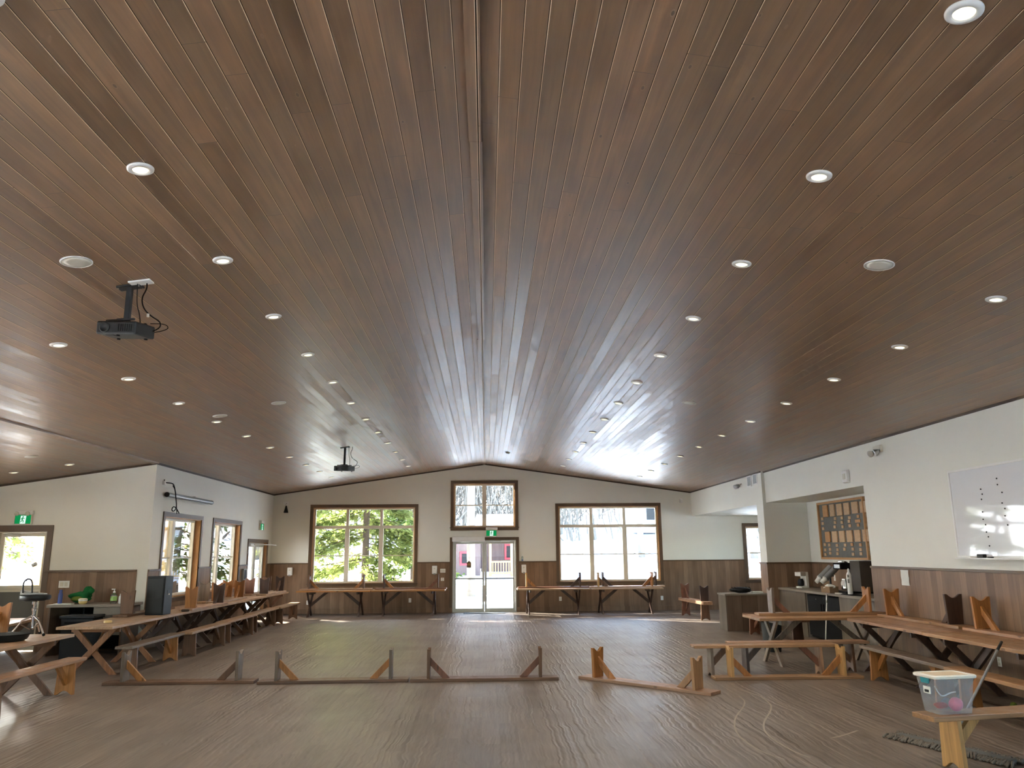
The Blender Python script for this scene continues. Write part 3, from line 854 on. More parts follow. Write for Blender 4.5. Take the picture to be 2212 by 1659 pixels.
# far wall tables (along x) with upturned benches
for k, (x, y, lb_) in enumerate([(-4.27, 23.18, 'trestle table under the left half of the tree-filled far window'), (-2.17, 23.18, 'trestle table left of the glass doors under the far window'),
                        (1.97, 23.16, 'trestle table right of the glass doors at the far wall'), (4.07, 23.16, 'trestle table under the bright right-hand far window')]):
    table(x, y, 0, 'dark-legged wooden ' + lb_, AMB if k < 2 else TOPC, DRK)
G5 = 'upturned benches on the far wall tables'
bench(-4.27, 23.25, 0, 'upturned bench on the far wall table at the left end of the tree-filled window', G5, PINK, BRN, BRN, AMB, AMB, up=False, z=TZ)
bench(-2.13, 23.25, 0, 'upturned bench on the far wall table just left of the glass doors', G5, RED, DRK, BRN, AMB, RED, up=False, z=TZ)
bench(1.99, 23.2, 0, 'upturned bench on the far wall table just right of the glass doors', G5, RED, PALE, DRK, AMB, DRK, up=False, z=TZ)
bench(4.06, 23.05, 0, 'upturned pale bench on the table under the right far window, front one of two', G5, TOPC, PALE, AMB, BRN, AMB, up=False, z=TZ)
bench(4.24, 23.38, 0, 'upturned dark bench under the right far window, rear of two', G5, TOPC, DRK, DRK, DRK, BRN, up=False, z=TZ)
# stacked pair near far right
G6 = 'stacked pair of benches near the counter'
bench(5.62, 21.35, math.radians(94), 'upright lower bench of the stacked pair left of the low cabinet', G6, PINK, BRN, RED)
bench(5.62, 21.35, math.radians(94), 'upturned upper bench of the stacked pair left of the low cabinet', G6, PINK, DRK, RED, up=False, z=BH)
# right tables
table(5.27, 12.66, 0, 'wooden trestle table in front of the alcove, standing across the room', AMB2, GRY)
table(5.95, 11.10, -Q, 'wooden trestle table along the right wall, next to the alcove end', PINK, DRK)
table(5.93, 8.98, -Q, 'wooden trestle table along the right wall under the whiteboard', AMB2, DRK)
G7 = 'upturned benches on the right tables'
bench(5.42, 12.82, -.02, 'upturned orange bench on the table across the alcove', G7, AMB2, GRY, AMB, RED, AMB, up=False, z=TZ)
bench(6.265, 11.33, Q + .02, 'upturned bench on the right wall table, dark near leg and amber far leg', G7, AMB2, DRK, AMB, up=False, z=TZ)
bench(6.27, 9.16, Q, 'upturned bench on the right wall table below the whiteboard with an amber leg', G7, PINK, AMB, AMB, up=False, z=TZ)
G8 = 'benches along the right wall tables'
bench(5.40, 10.22, -Q, 'low bench beside the right wall table, farther one with an amber leg', G8, GRY, AMB, AMB)
bench(5.39, 8.15, -Q, 'low orange bench beside the right wall table under the whiteboard', G8, AMB2, AMB, BRN)
bench(4.60, 6.80, math.radians(10.6), 'pale amber bench nearest the camera with the clear tote on it', 'bench at the lower right', AMB2, PALE, PALE)

# ------------------------------------------------------------------ tote, mop and lower right
t = thing('storage_tote', 'cloudy clear plastic tote with a white lid on the nearest bench', 'storage box', (3.845, 6.68, BH), math.radians(9))
def loop_rect(hx, hy, z, r=.02, n=3):
    pts = []
    for cx, cy, a0 in ((hx - r, hy - r, 0), (-hx + r, hy - r, PI/2), (-hx + r, -hy + r, PI), (hx - r, -hy + r, 1.5*PI)):
        for i in range(n + 1):
            a = a0 + (PI/2) * i / n; pts.append((cx + r*math.cos(a), cy + r*math.sin(a), z))
    return pts
def loft(b, loops, cap0=True, cap1=True):
    n = len(loops[0]); vs = [p for L in loops for p in L]; fs = []
    for k in range(len(loops) - 1):
        for i in range(n):
            j = (i + 1) % n; fs.append((k*n+i, k*n+j, (k+1)*n+j, (k+1)*n+i))
    if cap0: fs.append(tuple(range(n-1, -1, -1)))
    if cap1: fs.append(tuple((len(loops)-1)*n + i for i in range(n)))
    return b.add(vs, fs)
b = MB(); loft(b, [loop_rect(.150, .095, .002), loop_rect(.156, .100, .03), loop_rect(.180, .120, .272), loop_rect(.186, .126, .272), loop_rect(.186, .126, .280)], True, False)
b.build('tub', M['frost'], t, smooth='auto')
b = MB(); loft(b, [loop_rect(.194, .134, .278), loop_rect(.198, .138, .284), loop_rect(.198, .138, .298), loop_rect(.190, .130, .304), loop_rect(.165, .106, .304), loop_rect(.160, .100, .298)], True, True)
ld = b.build('lid', M['lid'], t, smooth='auto')
b = MB(); loft(b, [loop_rect(.158, .098, .2985), loop_rect(.158, .098, .301)]); b.build('lid_inset', M['tan'], ld)
b = MB().prism([(-.045, .235), (.045, .235), (.055, .285), (-.055, .285)], -.192, -.182, 0); b.build('latch', M['teal'], t, .003)
b = MB().prism([(-.045, .155), (.035, .155), (.035, .21), (-.045, .21)], -.1835, -.1775, 0); b.xform(Matrix.Rotation(0, 4, 'Z')); o = b.build('price_sticker', M['paper'], t)
b = MB().prism([(-.03, .165), (.02, .165), (.02, .185), (-.03, .185)], -.1845, -.183, 0); b.build('print_patch', M['black'], o)
b = MB().blob((0, 0, 0), (.055, .05, .055), 3, .03); o = b.build('pink_ball_of_yarn', M['pink'], None, smooth=True, loc=(3.895, 6.648, BH + .066)); o.name = 'pink_roll'
tag(o, 'round pink item showing through the clear tote wall', 'toy')
c = [(3.79, 6.64, BH + .20), (3.83, 6.60, BH + .14), (3.90, 6.72, BH + .085), (3.97, 6.74, BH + .08)]
o = MB().tube(smooth_pts([(3.76, 6.69, BH + .20), (3.76, 6.66, BH + .16), (3.82, 6.70, BH + .115), (3.91, 6.74, BH + .14), (3.95, 6.72, BH + .15)]), .006, 6).build('white_cable', M['white'], smooth=True); tag(o, 'white looped cord inside the clear tote', 'cord')
o = MB().blob((0, 0, 0), (.06, .028, .026), 5, .08).build('red_cloth', M['red'], smooth=True, loc=(3.80, 6.70, BH + .05)); tag(o, 'red folded cloth at the back of the clear tote', 'cloth')
# dust mop
A_, B_ = Vector((3.92, 7.80, 0)), Vector((4.40, 6.72, 0)); dirv = (B_ - A_).normalized(); ang = math.atan2(dirv.y, dirv.x)
cen = (A_ + B_) / 2
t = thing('dust_mop', 'wide grey dust mop lying on the floor with its pole leaning up to the table', 'mop', (cen.x, cen.y, 0), ang)
b = MB(); Lm = (B_ - A_).length / 2
b.box((-Lm + .04, -.055, .012), (Lm - .04, .055, .04)); b.build('cloth_pad', M['dustcloth'], t, .008)
rnd = random.Random(4)
for sgn in (-1, 1):
    b = MB()
    for k in range(150):
        u = -Lm + 2*Lm*k/149
        w = .055 + rnd.uniform(0, .03); y1 = sgn*(w + rnd.uniform(.03, .06))
        b.tube([(u + rnd.uniform(-.01, .01), sgn*.045, .022), (u + rnd.uniform(-.02, .02), sgn*w, .026 + rnd.uniform(0, .018)), (u + rnd.uniform(-.03, .03), y1, .010)], .010, 5)
    b.build('yarn_fringe', M['dust'], t, smooth=True)
b = MB().box((-.05, -.02, .04), (.05, .02, .055)).tube([(0, -.03, .06), (0, .03, .06)], .018, 10); b.build('swivel_head', M['black'], t, .003)
inv = (Matrix.Translation((cen.x, cen.y, 0)) @ Matrix.Rotation(ang, 4, 'Z')).inverted()
p0, p1 = Vector((cen.x, cen.y, .07)), Vector((5.35, 8.20, .80))
dd = (p1 - p0).normalized()
MB().tube([inv @ p0, inv @ (p1 - dd*.16)], .0125, 12).build('pole', M['midgrey'], t, smooth=True)
MB().tube([inv @ (p1 - dd*.165), inv @ p1], .0145, 12).build('grip', M['black'], t, smooth=True)
o = MB().blob((0, 0, .033), (.035, .035, .033), 1, .04).build('small_ball', M['olive'], smooth=True, loc=(5.92, 9.02, 0)); tag(o, 'small yellow green ball on the floor under the right wall tables', 'ball')
t = thing('outlet_cover', 'white outlet plate low on the right wall behind crossed table legs', 'outlet', (XR2 - .016, 9.98, .36)); 
MB().box((-.008, -.035, -.057), (0, .035, .057)).build('plate', M['white'], t, .002)
MB().box((-.010, -.017, .008), (-.007, .017, .038)).box((-.010, -.017, -.038), (-.007, .017, -.008)).build('sockets', M['offwhite'], t)
o = MB().lathe([(.05, 0), (.07, .16), (.074, .16), (.066, .15), (.047, .006)], 20).build('white_pail', M['white'], smooth=True, loc=(5.25, 7.62, BH)); tag(o, 'white plastic pail at the right edge on the orange bench', 'pail')

# ------------------------------------------------------------------ whiteboard and right wall items
t = thing('whiteboard', 'glossy whiteboard on the right wall with white frame and tray', 'whiteboard', (XR2, 9.36, 2.205))
hy, hz = 1.20, .585
MB().box((-.022, -hy + .02, -hz + .02), (-.002, hy - .02, hz - .02)).build('writing_surface', M['board'], t)
b = MB()
for q in ((-hy, -hy + .03), (hy - .03, hy)): b.box((-.034, q[0], -hz), (-.001, q[1], hz))
for q in ((-hz, -hz + .03), (hz - .03, hz)): b.box((-.033, -hy + .001, q[0]), (-.002, hy - .001, q[1]))
b.build('frame', M['white'], t, .003)
MB().box((-.085, -hy + .1, -hz - .012), (-.03, hy - .02, -hz + .004)).build('pen_tray', M['white'], t, .003)
for i, (y, z) in enumerate([(9.882,2.49),(9.866,2.426),(9.894,2.361),(9.907,2.201),(9.915,2.108),(9.881,2.039),(9.856,1.886),(9.54,2.597),(9.54,2.52),(9.474,2.419),(9.5,2.29),(9.462,2.22),(9.477,2.133),(9.452,2.021),(9.883,1.947),(9.859,1.774)]):
    row = 'left' if y > 9.7 else 'right'
    b = MB().lathe([(.0095, 0), (.0095, .006), (.008, .008), (.0001, .008)], 12); b.xform(Matrix.Rotation(-PI/2, 4, 'Y'))
    o = b.build('magnet', M['black'], loc=(XR2 - .0225, y, z)); tag(o, 'small round black magnet in the %s wavy column on the whiteboard' % row, 'magnet', 'magnets in the %s column on the whiteboard' % row)
o = MB().box((-.05, -.065, 0), (0, .065, .045)).build('eraser', M['black'], None, .006, loc=(XR2 - .036, 9.99, 1.6255)); tag(o, 'black felt eraser standing on the whiteboard tray', 'eraser')
o = MB().tube([(XR2 - .06, 10.22, 1.632), (XR2 - .06, 10.10, 1.632)], .008, 8).build('marker_pen', M['white'], smooth=True); tag(o, 'white marker on the whiteboard tray, left of the eraser', 'marker', 'markers on the tray')
o = MB().tube([(XR2 - .06, 9.87, 1.632), (XR2 - .06, 9.76, 1.632)], .008, 8).build('marker_pen', M['black'], smooth=True); tag(o, 'black marker on the whiteboard tray, right of the eraser', 'marker', 'markers on the tray')
# wrinkled paper taped on the boards
b = MB(); n = 8
for i in range(n + 1):
    for j in range(n + 1):
        b.v.append((-.003 - .006*abs(math.sin(i*1.3 + j*.8)) , -.11 + .22*i/n, -.115 + .23*j/n))
for i in range(n):
    for j in range(n): k = i*(n+1)+j; b.f.append((k, k+1, k+n+2, k+n+1))
o = b.build('taped_paper', M['paper'], loc=(XR2 - .016, 12.0, 1.315)); sm = o.modifiers.new('thick', 'SOLIDIFY'); sm.thickness = .001
tag(o, 'crinkled clear white sheet taped to the right wall boards', 'paper')
t = thing('wall_sensor', 'white box sensor high on the right wall above the alcove opening', 'sensor', (XR2, 13.62, 3.01))
MB().prism([(-.06, -.10), (0, -.12), (0, .12), (-.06, .10)], -.10, .10, 1).build('housing', M['white'], t, .012)
MB().box((-.068, -.05, -.05), (-.058, .05, .05)).build('face_grille', M['offwhite'], t, .004)
def twin_head(name, label, loc, rz, boxw=.0):
    t = thing(name, label, 'emergency light', loc, rz, 'twin head emergency lights')
    if boxw: MB().box((-.05, -.12, -.06), (0, .12, .06)).build('housing', M['offwhite'], t, .008)
    for sgn in (-1, 1):
        b = MB().tube([(-.0, sgn*.07, 0), (-.06, sgn*.09, -.03)], .012, 8)
        b.build('swivel_arm', M['white'], t, smooth=True)
        h = MB().lathe([(.03, 0), (.055, .06), (.058, .075), (.050, .078), (.0001, .07)], 18)
        h.xform(Matrix.Translation((-.06, sgn*.10, -.04)) @ Matrix.Rotation(math.radians(-115), 4, 'Y') @ Matrix.Rotation(sgn*.4, 4, 'X'))
        h.build('lamp_head', M['silver'] if boxw else M['midgrey'], t, smooth=True)
    return t
twin_head('emergency_light', 'silver twin head emergency light high on the right wall near the whiteboard', (XR2, 12.4, 3.34), 0, .1)
twin_head('emergency_light', 'twin head emergency light on the header beside the two wall vents', (XR, 19.25, 3.36), 0)
for k, (y, z) in enumerate([(18.58, 3.37), (18.17, 3.385)]):
    t = thing('wall_vent', 'square white framed grille on the header, %s of two' % ('left' if k == 0 else 'right, beside the column'), 'wall vent', (XR, y, z), 0, 'pair of grilles on the header')
    b = MB()
    for q in ((-.155, -.125), (.125, .155)): b.box((-.016, q[0], -.13), (0, q[1], .13)); 
    for q in ((-.13, -.105), (.105, .13)): b.box((-.015, -.154, q[0] + .0005), (-.001, .154, q[1] - .0005))
    b.build('frame', M['white'], t, .002)
    b = MB()
    for i in range(9): b.box((-.010, -.125, -.10 + i*.0235), (-.002, .125, -.09 + i*.0235))
    b.box((-.003, -.125, -.105), (0, .125, .105)); b.build('louvres', M['midgrey'], t)

# ------------------------------------------------------------------ alcove
CT = .93
t = thing('counter', 'long grey topped counter with vertical board front in the alcove', 'counter', (6.6, 15.4, 0))
MB().box((-.03, -2.32, CT - .045), (.78, 2.33, CT)).build('countertop', M['counter'], t, .004)
for a, c in ((-2.32, -.66), (.92, 2.33)): MB().box((0, a, .0), (.03, c, CT - .045)).build('front_boards', M['greyboards'], t)
for a in (-.66, .90): MB().box((.03, a, 0), (.75, a + .02, CT - .045)).build('end_panel', M['counter'], t)
t = thing('bar_fridge', 'wide black under-counter cooler built into the alcove counter', 'fridge', (6.6, 15.53, 0))
MB().box((.06, -.74, .03), (.68, .73, .86)).build('cabinet', M['blackmat'], t, .006)
for a, c in ((-.735, -.005), (.005, .725)): 
    o = MB().box((.02, a, .07), (.06, c, .85)).build('door', M['blackmat'], t, .005)
    hh = c - .06 if a < -.5 else a + .04
    MB().box((-.005, hh, .45), (.02, hh + .02, .70)).build('handle', M['blackmat'], o, .003)
MB().lathe([(.012, 0), (.012, .004), (.0001, .004)], 12).xform(Matrix.Translation((.02, .3, .78)) @ Matrix.Rotation(-PI/2, 4, 'Y')).build('badge', M['silver'], t)
t = thing('broom_handle', 'white pole leaning against the black cooler in the alcove', 'pole', (6.36, 14.95, 0))
MB().tube([(.0, .0, .0), (.155, .10, .90)], .013, 10).build('pole', M['white'], t, smooth=True)
MB().tube([(.131, .085, .76), (.157, .102, .915)], .017, 10).build('grip', M['silver'], t, smooth=True)
# coffee maker
t = thing('coffee_maker', 'small white and black drip coffee maker at the far end of the counter', 'coffee maker', (6.98, 17.35, CT), .25)
MB().box((-.10, -.10, 0), (.10, .10, .035)).build('base', M['white'], t, .008)
MB().box((.03, -.10, .035), (.10, .10, .34)).build('tower', M['white'], t, .01)
MB().box((-.10, -.10, .25), (.04, .10, .34)).build('brew_head', M['silver'], t, .01)
MB().lathe([(.05, 0), (.068, .03), (.068, .10), (.045, .15), (.05, .155), (.0001, .155)], 20, (-.035, 0, .04)).build('carafe', M['black'], t, smooth=True)
o = MB().box((-.10, -.098, .255), (-.104, .098, .335)).build('badge_plate', M['white'], t)
# sloping cup dispenser tubes with paper cups
t = thing('cup_dispenser', 'pair of sloping grey cup dispenser tubes on the alcove counter', 'cup dispenser', (6.88, 15.85, CT))
for k, dy in enumerate((.10, -.12)):
    R = Matrix.Translation((-.10 + .02*k, dy, .24)) @ Matrix.Rotation(math.radians(48), 4, 'Y')
    b = MB().lathe([(.062, 0), (.062, .34), (.056, .345), (.0001, .345)], 24); b.xform(R); b.build('tube', M['midgrey'], t, smooth='auto')
    b = MB().lathe([(.064, -.002), (.066, .012), (.064, .02)], 24); b.xform(R); b.build('collar', M['silver'], t, smooth=True)
b = MB().box((.05, -.19, 0), (.09, .17, .02)).box((.06, -.03, .0), (.085, .02, .33)).box((-.04, -.14, .29), (.10, .13, .31)); b.build('stand', M['black'], t, .003)
for k, dy in enumerate((.10, -.12)):
    R = Matrix.Translation((6.88 -.10 + .02*k, 15.85 + dy, CT + .24)) @ Matrix.Rotation(math.radians(48), 4, 'Y')
    b = MB().lathe([(.0001, -.10), (.040, -.10), (.052, -.008), (.056, -.004)], 20); b.xform(R); o = b.build('paper_cup', M['white'], smooth='auto')
    tag(o, 'white paper cup poking out of the %s grey dispenser tube' % ('farther' if k == 0 else 'nearer'), 'cup', 'cups in the dispenser')
# coffee brewer with the dark side panel
t = thing('coffee_brewer', 'tall black and chrome coffee brewer with dark brown side on the alcove counter', 'coffee brewer', (7.05, 15.05, CT))
MB().box((-.25, -.20, .0), (.28, .33, .04)).build('base', M['black'], t, .005)
MB().box((-.05, -.42, .04), (.28, -.02, .60)).build('side_panel', M['kraftdark'], t, .006)
MB().box((.05, -.02, .04), (.28, .33, .50)).build('column', M['black'], t, .006)
MB().box((-.22, .0, .44), (.28, .33, .56)).build('brew_head', M['blackmat'], t, .008)
b = MB().lathe([(.07, 0), (.09, .05), (.09, .09), (.0001, .10)], 24, (-.10, .16, .50)); b.build('funnel', M['chrome'], t, smooth='auto')
b = MB().box((-.225, .04, .46), (-.215, .28, .53)); b.build('fascia', M['silver'], t, .002)
b = MB().lathe([(.06, 0), (.075, .02), (.075, .13), (.05, .18), (.05, .20), (.0001, .20)], 20, (-.10, .15, .06)); b.build('pot', M['chrome'], t, smooth='auto')
t = thing('white_bottle', 'tall white bottle with dark printed marks on the alcove counter', 'bottle', (6.72, 14.50, CT))
MB().lathe([(.042, 0), (.045, .01), (.045, .34), (.030, .38), (.016, .40), (.014, .44), (.0001, .445)], 24).build('body', M['white'], t, smooth='auto')
MB().lathe([(.018, .40), (.018, .435), (.010, .455), (.0001, .46)], 16).build('cap', M['white'], t, smooth='auto')
b = MB()
for z0 in (.20, .305):
    for i in range(3):
        for j in range(2 if z0 > .25 else 3):
            a = math.radians(212 + i*16); r = .0455
            b.box((r*math.cos(a) - .005, r*math.sin(a) - .006, z0 + j*.024), (r*math.cos(a) + .001, r*math.sin(a) + .004, z0 + j*.024 + .016))
b.build('printed_marks', M['black'], t)
o = MB().box((-.12, -.22, 0), (.13, .22, .012)).build('bar_mat', M['blackmat'], None, .004, loc=(6.72, 14.42, CT)); tag(o, 'black rubber mat under the white bottle on the counter', 'mat')
for q in [o]: q.location.z = CT
bpy.data.objects['white_bottle'].location.z = CT + .0125
t = thing('carton', 'open brown cardboard carton with crumpled paper on the alcove counter', 'box', (6.68, 15.28, CT + .001), .1)
b = MB().box((-.09, -.16, 0), (.09, .16, .005)).box((-.09, -.16, 0), (-.085, .16, .12)).box((.085, -.16, 0), (.09, .16, .12)).box((-.09, -.16, 0), (.09, -.155, .12)).box((-.09, .155, 0), (.09, .16, .12)); b.build('body', M['cardboard'], t)
b = MB().prism([(.155, .12), (.16, .12), (.19, .05), (.186, .05)], -.085, .085, 0); b.build('flap', M['cardboard'], t)
o = MB().blob((0, 0, 0), (.08, .14, .06), 9, .22, 18, 10).build('crumpled_paper', M['paper'], t, smooth=False, loc=(0, 0, .10))
t = thing('paper_pad', 'small white pad on the counter edge in front of the carton', 'pad', (6.64, 14.82, CT + .001)); MB().box((-.03, -.09, 0), (.03, .09, .02)).build('pages', M['paper'], t)
t = thing('switch_plate', 'white switch plate on the alcove back boards above the counter', 'switch', (7.384, 16.6, 1.16)); MB().box((-.008, -.035, -.06), (0, .035, .06)).build('plate', M['white'], t, .002); MB().box((-.014, -.008, -.015), (-.008, .008, .015)).build('toggle', M['offwhite'], t)
# plaque board
t = thing('plaque_board', 'framed grey notice board with rows of wooden plaques in the alcove', 'notice board', (7.40, 16.03, 2.145))
hy, hz = 1.07, .605
MB().box((-.022, -hy, -hz), (-.004, hy, hz)).build('backing', M['felt'], t)
b = MB()
for q in ((-hy, -hy + .045), (hy - .045, hy)): b.box((-.06, q[0], -hz), (-.004, q[1], hz))
for q in ((-hz, -hz + .045), (hz - .045, hz)): b.box((-.059, -hy + .001, q[0]), (-.005, hy - .001, q[1]))
b.build('frame', M['oak'], t, .003)
for a in [(16.83,2.68,16.6,2.43),(16.48,2.68,16.26,2.43),(16.15,2.67,15.91,2.43),(15.82,2.67,15.58,2.43),(15.47,2.67,15.21,2.44),(15.12,2.66,14.86,2.44),(16.82,2.12,16.59,1.9),(16.48,2.12,16.24,1.89),(16.14,2.12,15.9,1.89),(15.8,2.12,15.56,1.89),(15.46,2.12,15.22,1.89),(15.12,2.12,14.88,1.89)]:
    MB().box((-.05, a[2] - 16.03, a[3] - 2.145), (-.022, a[0] - 16.03, a[1] - 2.145)).build('plaque', M['tagwood'] if a[0] < 16.7 else M['oak'], t, .003)
for i, (y, z) in enumerate([(16.92,2.4),(16.92,2.3),(16.92,2.19),(16.29,2.38),(16.31,2.3),(16.34,2.21),(15.97,2.38),(15.99,2.29),(15.97,2.2),(15.64,2.37),(15.67,2.3),(15.65,2.21),(15.26,2.38),(15.29,2.29),(15.29,2.21),(14.99,2.39),(14.99,2.2),(16.91,1.85),(16.69,1.84),(16.91,1.74),(16.67,1.75),(16.92,1.64),(16.68,1.67),(16.32,1.83),(15.94,1.83),(15.64,1.84),(15.28,1.83),(15.0,1.83),(16.31,1.74),(15.99,1.75),(15.62,1.75),(15.29,1.74),(15.0,1.74),(16.33,1.66),(15.63,1.65),(15.29,1.66),(15.0,1.66)]):
    w = .11 if i in (13,) else .05
    MB().box((-.036, y - 16.03 - w, z - 2.145 - .03), (-.022, y - 16.03 + w, z - 2.145 + .03)).build('name_tag', M['oak'] if i in (12,13,14,26,25) else M['tagwood'], t, .002)
# low cabinet at the column
t = thing('low_cabinet', 'low brown cabinet with a pale top standing left of the column', 'cabinet', (5.36, 17.68, 0))
MB().box((-.02, -.02, .765), (.98, .58, .80)).build('top', M['counter'], t, .004)
MB().box((.0, .0, 0), (.02, .56, .765)).build('end_panel', M['greyboards'], t)
MB().box((.02, .0, 0), (.96, .03, .765)).build('front_panel', M['desk'], t)
MB().box((.02, .03, 0), (.96, .56, .06)).build('plinth', M['desk'], t)
b = MB().blob((0, 0, .06), (.25, .14, .065), 11, .05, 24, 10); o = b.build('black_bag', M['black'], smooth=True, loc=(5.80, 17.95, .808)); tag(o, 'black ribbed bag lying on the low cabinet by the column', 'bag')
b = MB()
for k in range(7): b.tube([(-.2 + k*.066, -.12, .05), (-.2 + k*.066, -.04, .115), (-.2 + k*.066, .06, .12)], .006, 6)
o2 = b.build('ribbing', M['blackmat'], o)
o = MB().box((-.12, -.1, 0), (.12, .1, .03)).build('paper_stack', M['paper'], loc=(6.18, 18.03, .80)); tag(o, 'stack of white papers on the low cabinet right of the black bag', 'papers')
t = thing('waste_bin', 'dark green bin on the floor behind the right front table', 'bin', (5.1, 14.2, 0))
MB().lathe([(.14, 0), (.18, .5), (.185, .5), (.17, .48), (.13, .02)], 20).build('body', M['darkgrey'], t, smooth='auto')
bench(5.90, 16.25, math.radians(102), 'low dark bench in front of the alcove counter, behind the right front table', 'bench before the alcove counter', BRN, DRK, RED)

# ------------------------------------------------------------------ far wall fittings
def plate(name, label, cat, x, z, w, h, dth=.012, extra=None, mat='white', wains=True):
    t = thing(name, label, cat, (x, D - (.016 if wains else 0), z))
    MB().box((-w/2, -dth, -h/2), (w/2, 0, h/2)).build('plate' if dth < .03 else 'housing', M[mat], t, .003 if dth < .03 else .012)
    if extra == 'sockets': MB().box((-.017, -dth - .002, .008), (.017, -dth, .04)).box((-.017, -dth - .002, -.04), (.017, -dth, -.008)).build('sockets', M['offwhite'], t)
    if extra == 'switch':
        for k in (-1, 0, 1): MB().box((k*.035 - .008, -dth - .008, -.015), (k*.035 + .008, -dth, .015)).build('toggle', M['offwhite'], t)
    if extra == 'nozzle': MB().box((-.03, -dth - .02, -h/2 - .02), (.03, -dth + .03, -h/2 + .02)).build('nozzle', M['midgrey'], t, .004); MB().box((-.02, -dth - .003, .02), (.02, -dth, .06)).build('window_slot', M['offwhite'], t)
    return t
plate('dispenser', 'white hand sanitiser dispenser on the far wall at the left corner', 'dispenser', -5.81, 1.235, .14, .23, .10, 'nozzle')
plate('dispenser', 'white dispenser on the far wall left of the glass doors', 'dispenser', -1.505, 1.245, .15, .24, .10, 'nozzle')
plate('dispenser', 'white dispenser on the far wall right of the glass doors', 'dispenser', 1.18, 1.255, .14, .24, .10, 'nozzle')
plate('switch_plate', 'wide white switch plate left of the glass doors', 'switch', -1.26, 1.215, .16, .115, .012, 'switch')
plate('switch_plate', 'small white control plate below the wide switch plate by the doors', 'switch', -1.27, .965, .095, .09, .012, 'sockets')
plate('outlet_cover', 'white outlet on the far wall under the table left of the doors', 'outlet', -2.23, .365, .075, .12, .012, 'sockets')
plate('outlet_cover', 'white outlet on the far wall beside the leftmost table leg', 'outlet', -5.25, .33, .075, .12, .012, 'sockets')
plate('outlet_cover', 'white outlet on the far wall between the two right-hand tables', 'outlet', 2.27, .365, .075, .12, .012, 'sockets')
plate('outlet_cover', 'white outlet on the far wall right of the bright window tables', 'outlet', 5.34, .36, .075, .12, .012, 'sockets')
plate('wall_sensor', 'small white sensor high at the right end of the far wall', 'sensor', 6.08, 3.255, .085, .12, .05, None, 'white', False)
t = thing('wall_camera', 'black hanging wall camera with white plate high in the far left corner', 'camera', (-6.03, D, 3.22))
MB().box((-.10, -.012, -.03), (.08, 0, .09)).build('mount_plate', M['white'], t, .003)
MB().tube([(0, -.01, .02), (0, -.10, .0), (0, -.12, -.08)], .012, 8).build('arm', M['white'], t, smooth=True)
MB().lathe([(.0001, .0), (.02, -.01), (.05, -.13), (.07, -.20), (.06, -.22), (.0001, -.22)], 16, (.02, -.12, -.04)).build('camera_head', M['black'], t, smooth='auto')
t = thing('pump_bottle', 'clear pump bottle on the wall ledge right of the glass doors', 'bottle', (1.14, D - .022, ZW + .036))
MB().lathe([(.011, 0), (.012, .01), (.012, .12), (.006, .15), (.0001, .15)], 16).xform(Matrix.Scale(2.3, 4, (1,0,0))).build('body', M['clear'], t, smooth='auto')
MB().box((-.02, -.006, .15), (.02, .006, .17)).tube([(0, 0, .17), (0, 0, .21), (-.03, 0, .22)], .005, 6).build('pump', M['white'], t)
MB().box((-.024, -.0125, .02), (.024, -.011, .05)).build('label_band', M['blue'], t)
t = thing('door_operator', 'white automatic opener box above the left glass door', 'door opener', (-.49, D, 2.143))
MB().box((-.495, -.13, -.075), (.49, -.0, .075)).build('housing', M['white'], t, .01)
MB().box((-.25, -.10, -.10), (.05, -.03, -.075)).build('arm_track', M['silver'], t, .003)
t = thing('door_closer', 'slim closer at the top of the right glass door', 'door closer', (.62, D, 2.075)); MB().box((-.14, -.04, -.022), (.14, 0.02, .022)).build('body', M['silver'], t, .005); MB().box((-.02, -.06, .01), (.2, -.045, .02)).build('arm', M['silver'], t)
t = thing('door_notice', 'small dark brown house-shaped notice on the left glass door', 'notice', (-.476, D + .045, 1.395))
MB().prism([(-.065, -.095), (.065, -.095), (.065, .05), (.0, .10), (-.065, .05)], -.008, 0.004, 1).build('card', M['bronze'], t)
MB().box((-.045, -.011, -.03), (.045, -.009, .03)).build('print_patch', M['jamb'], t)
o = MB().box((-.62, -.24, 0), (.60, .24, .012)).build('door_mat', M['mat'], None, .004, loc=(0, D - .38, 0.0)); tag(o, 'thin grey mat on the floor just inside the glass doors', 'door mat')

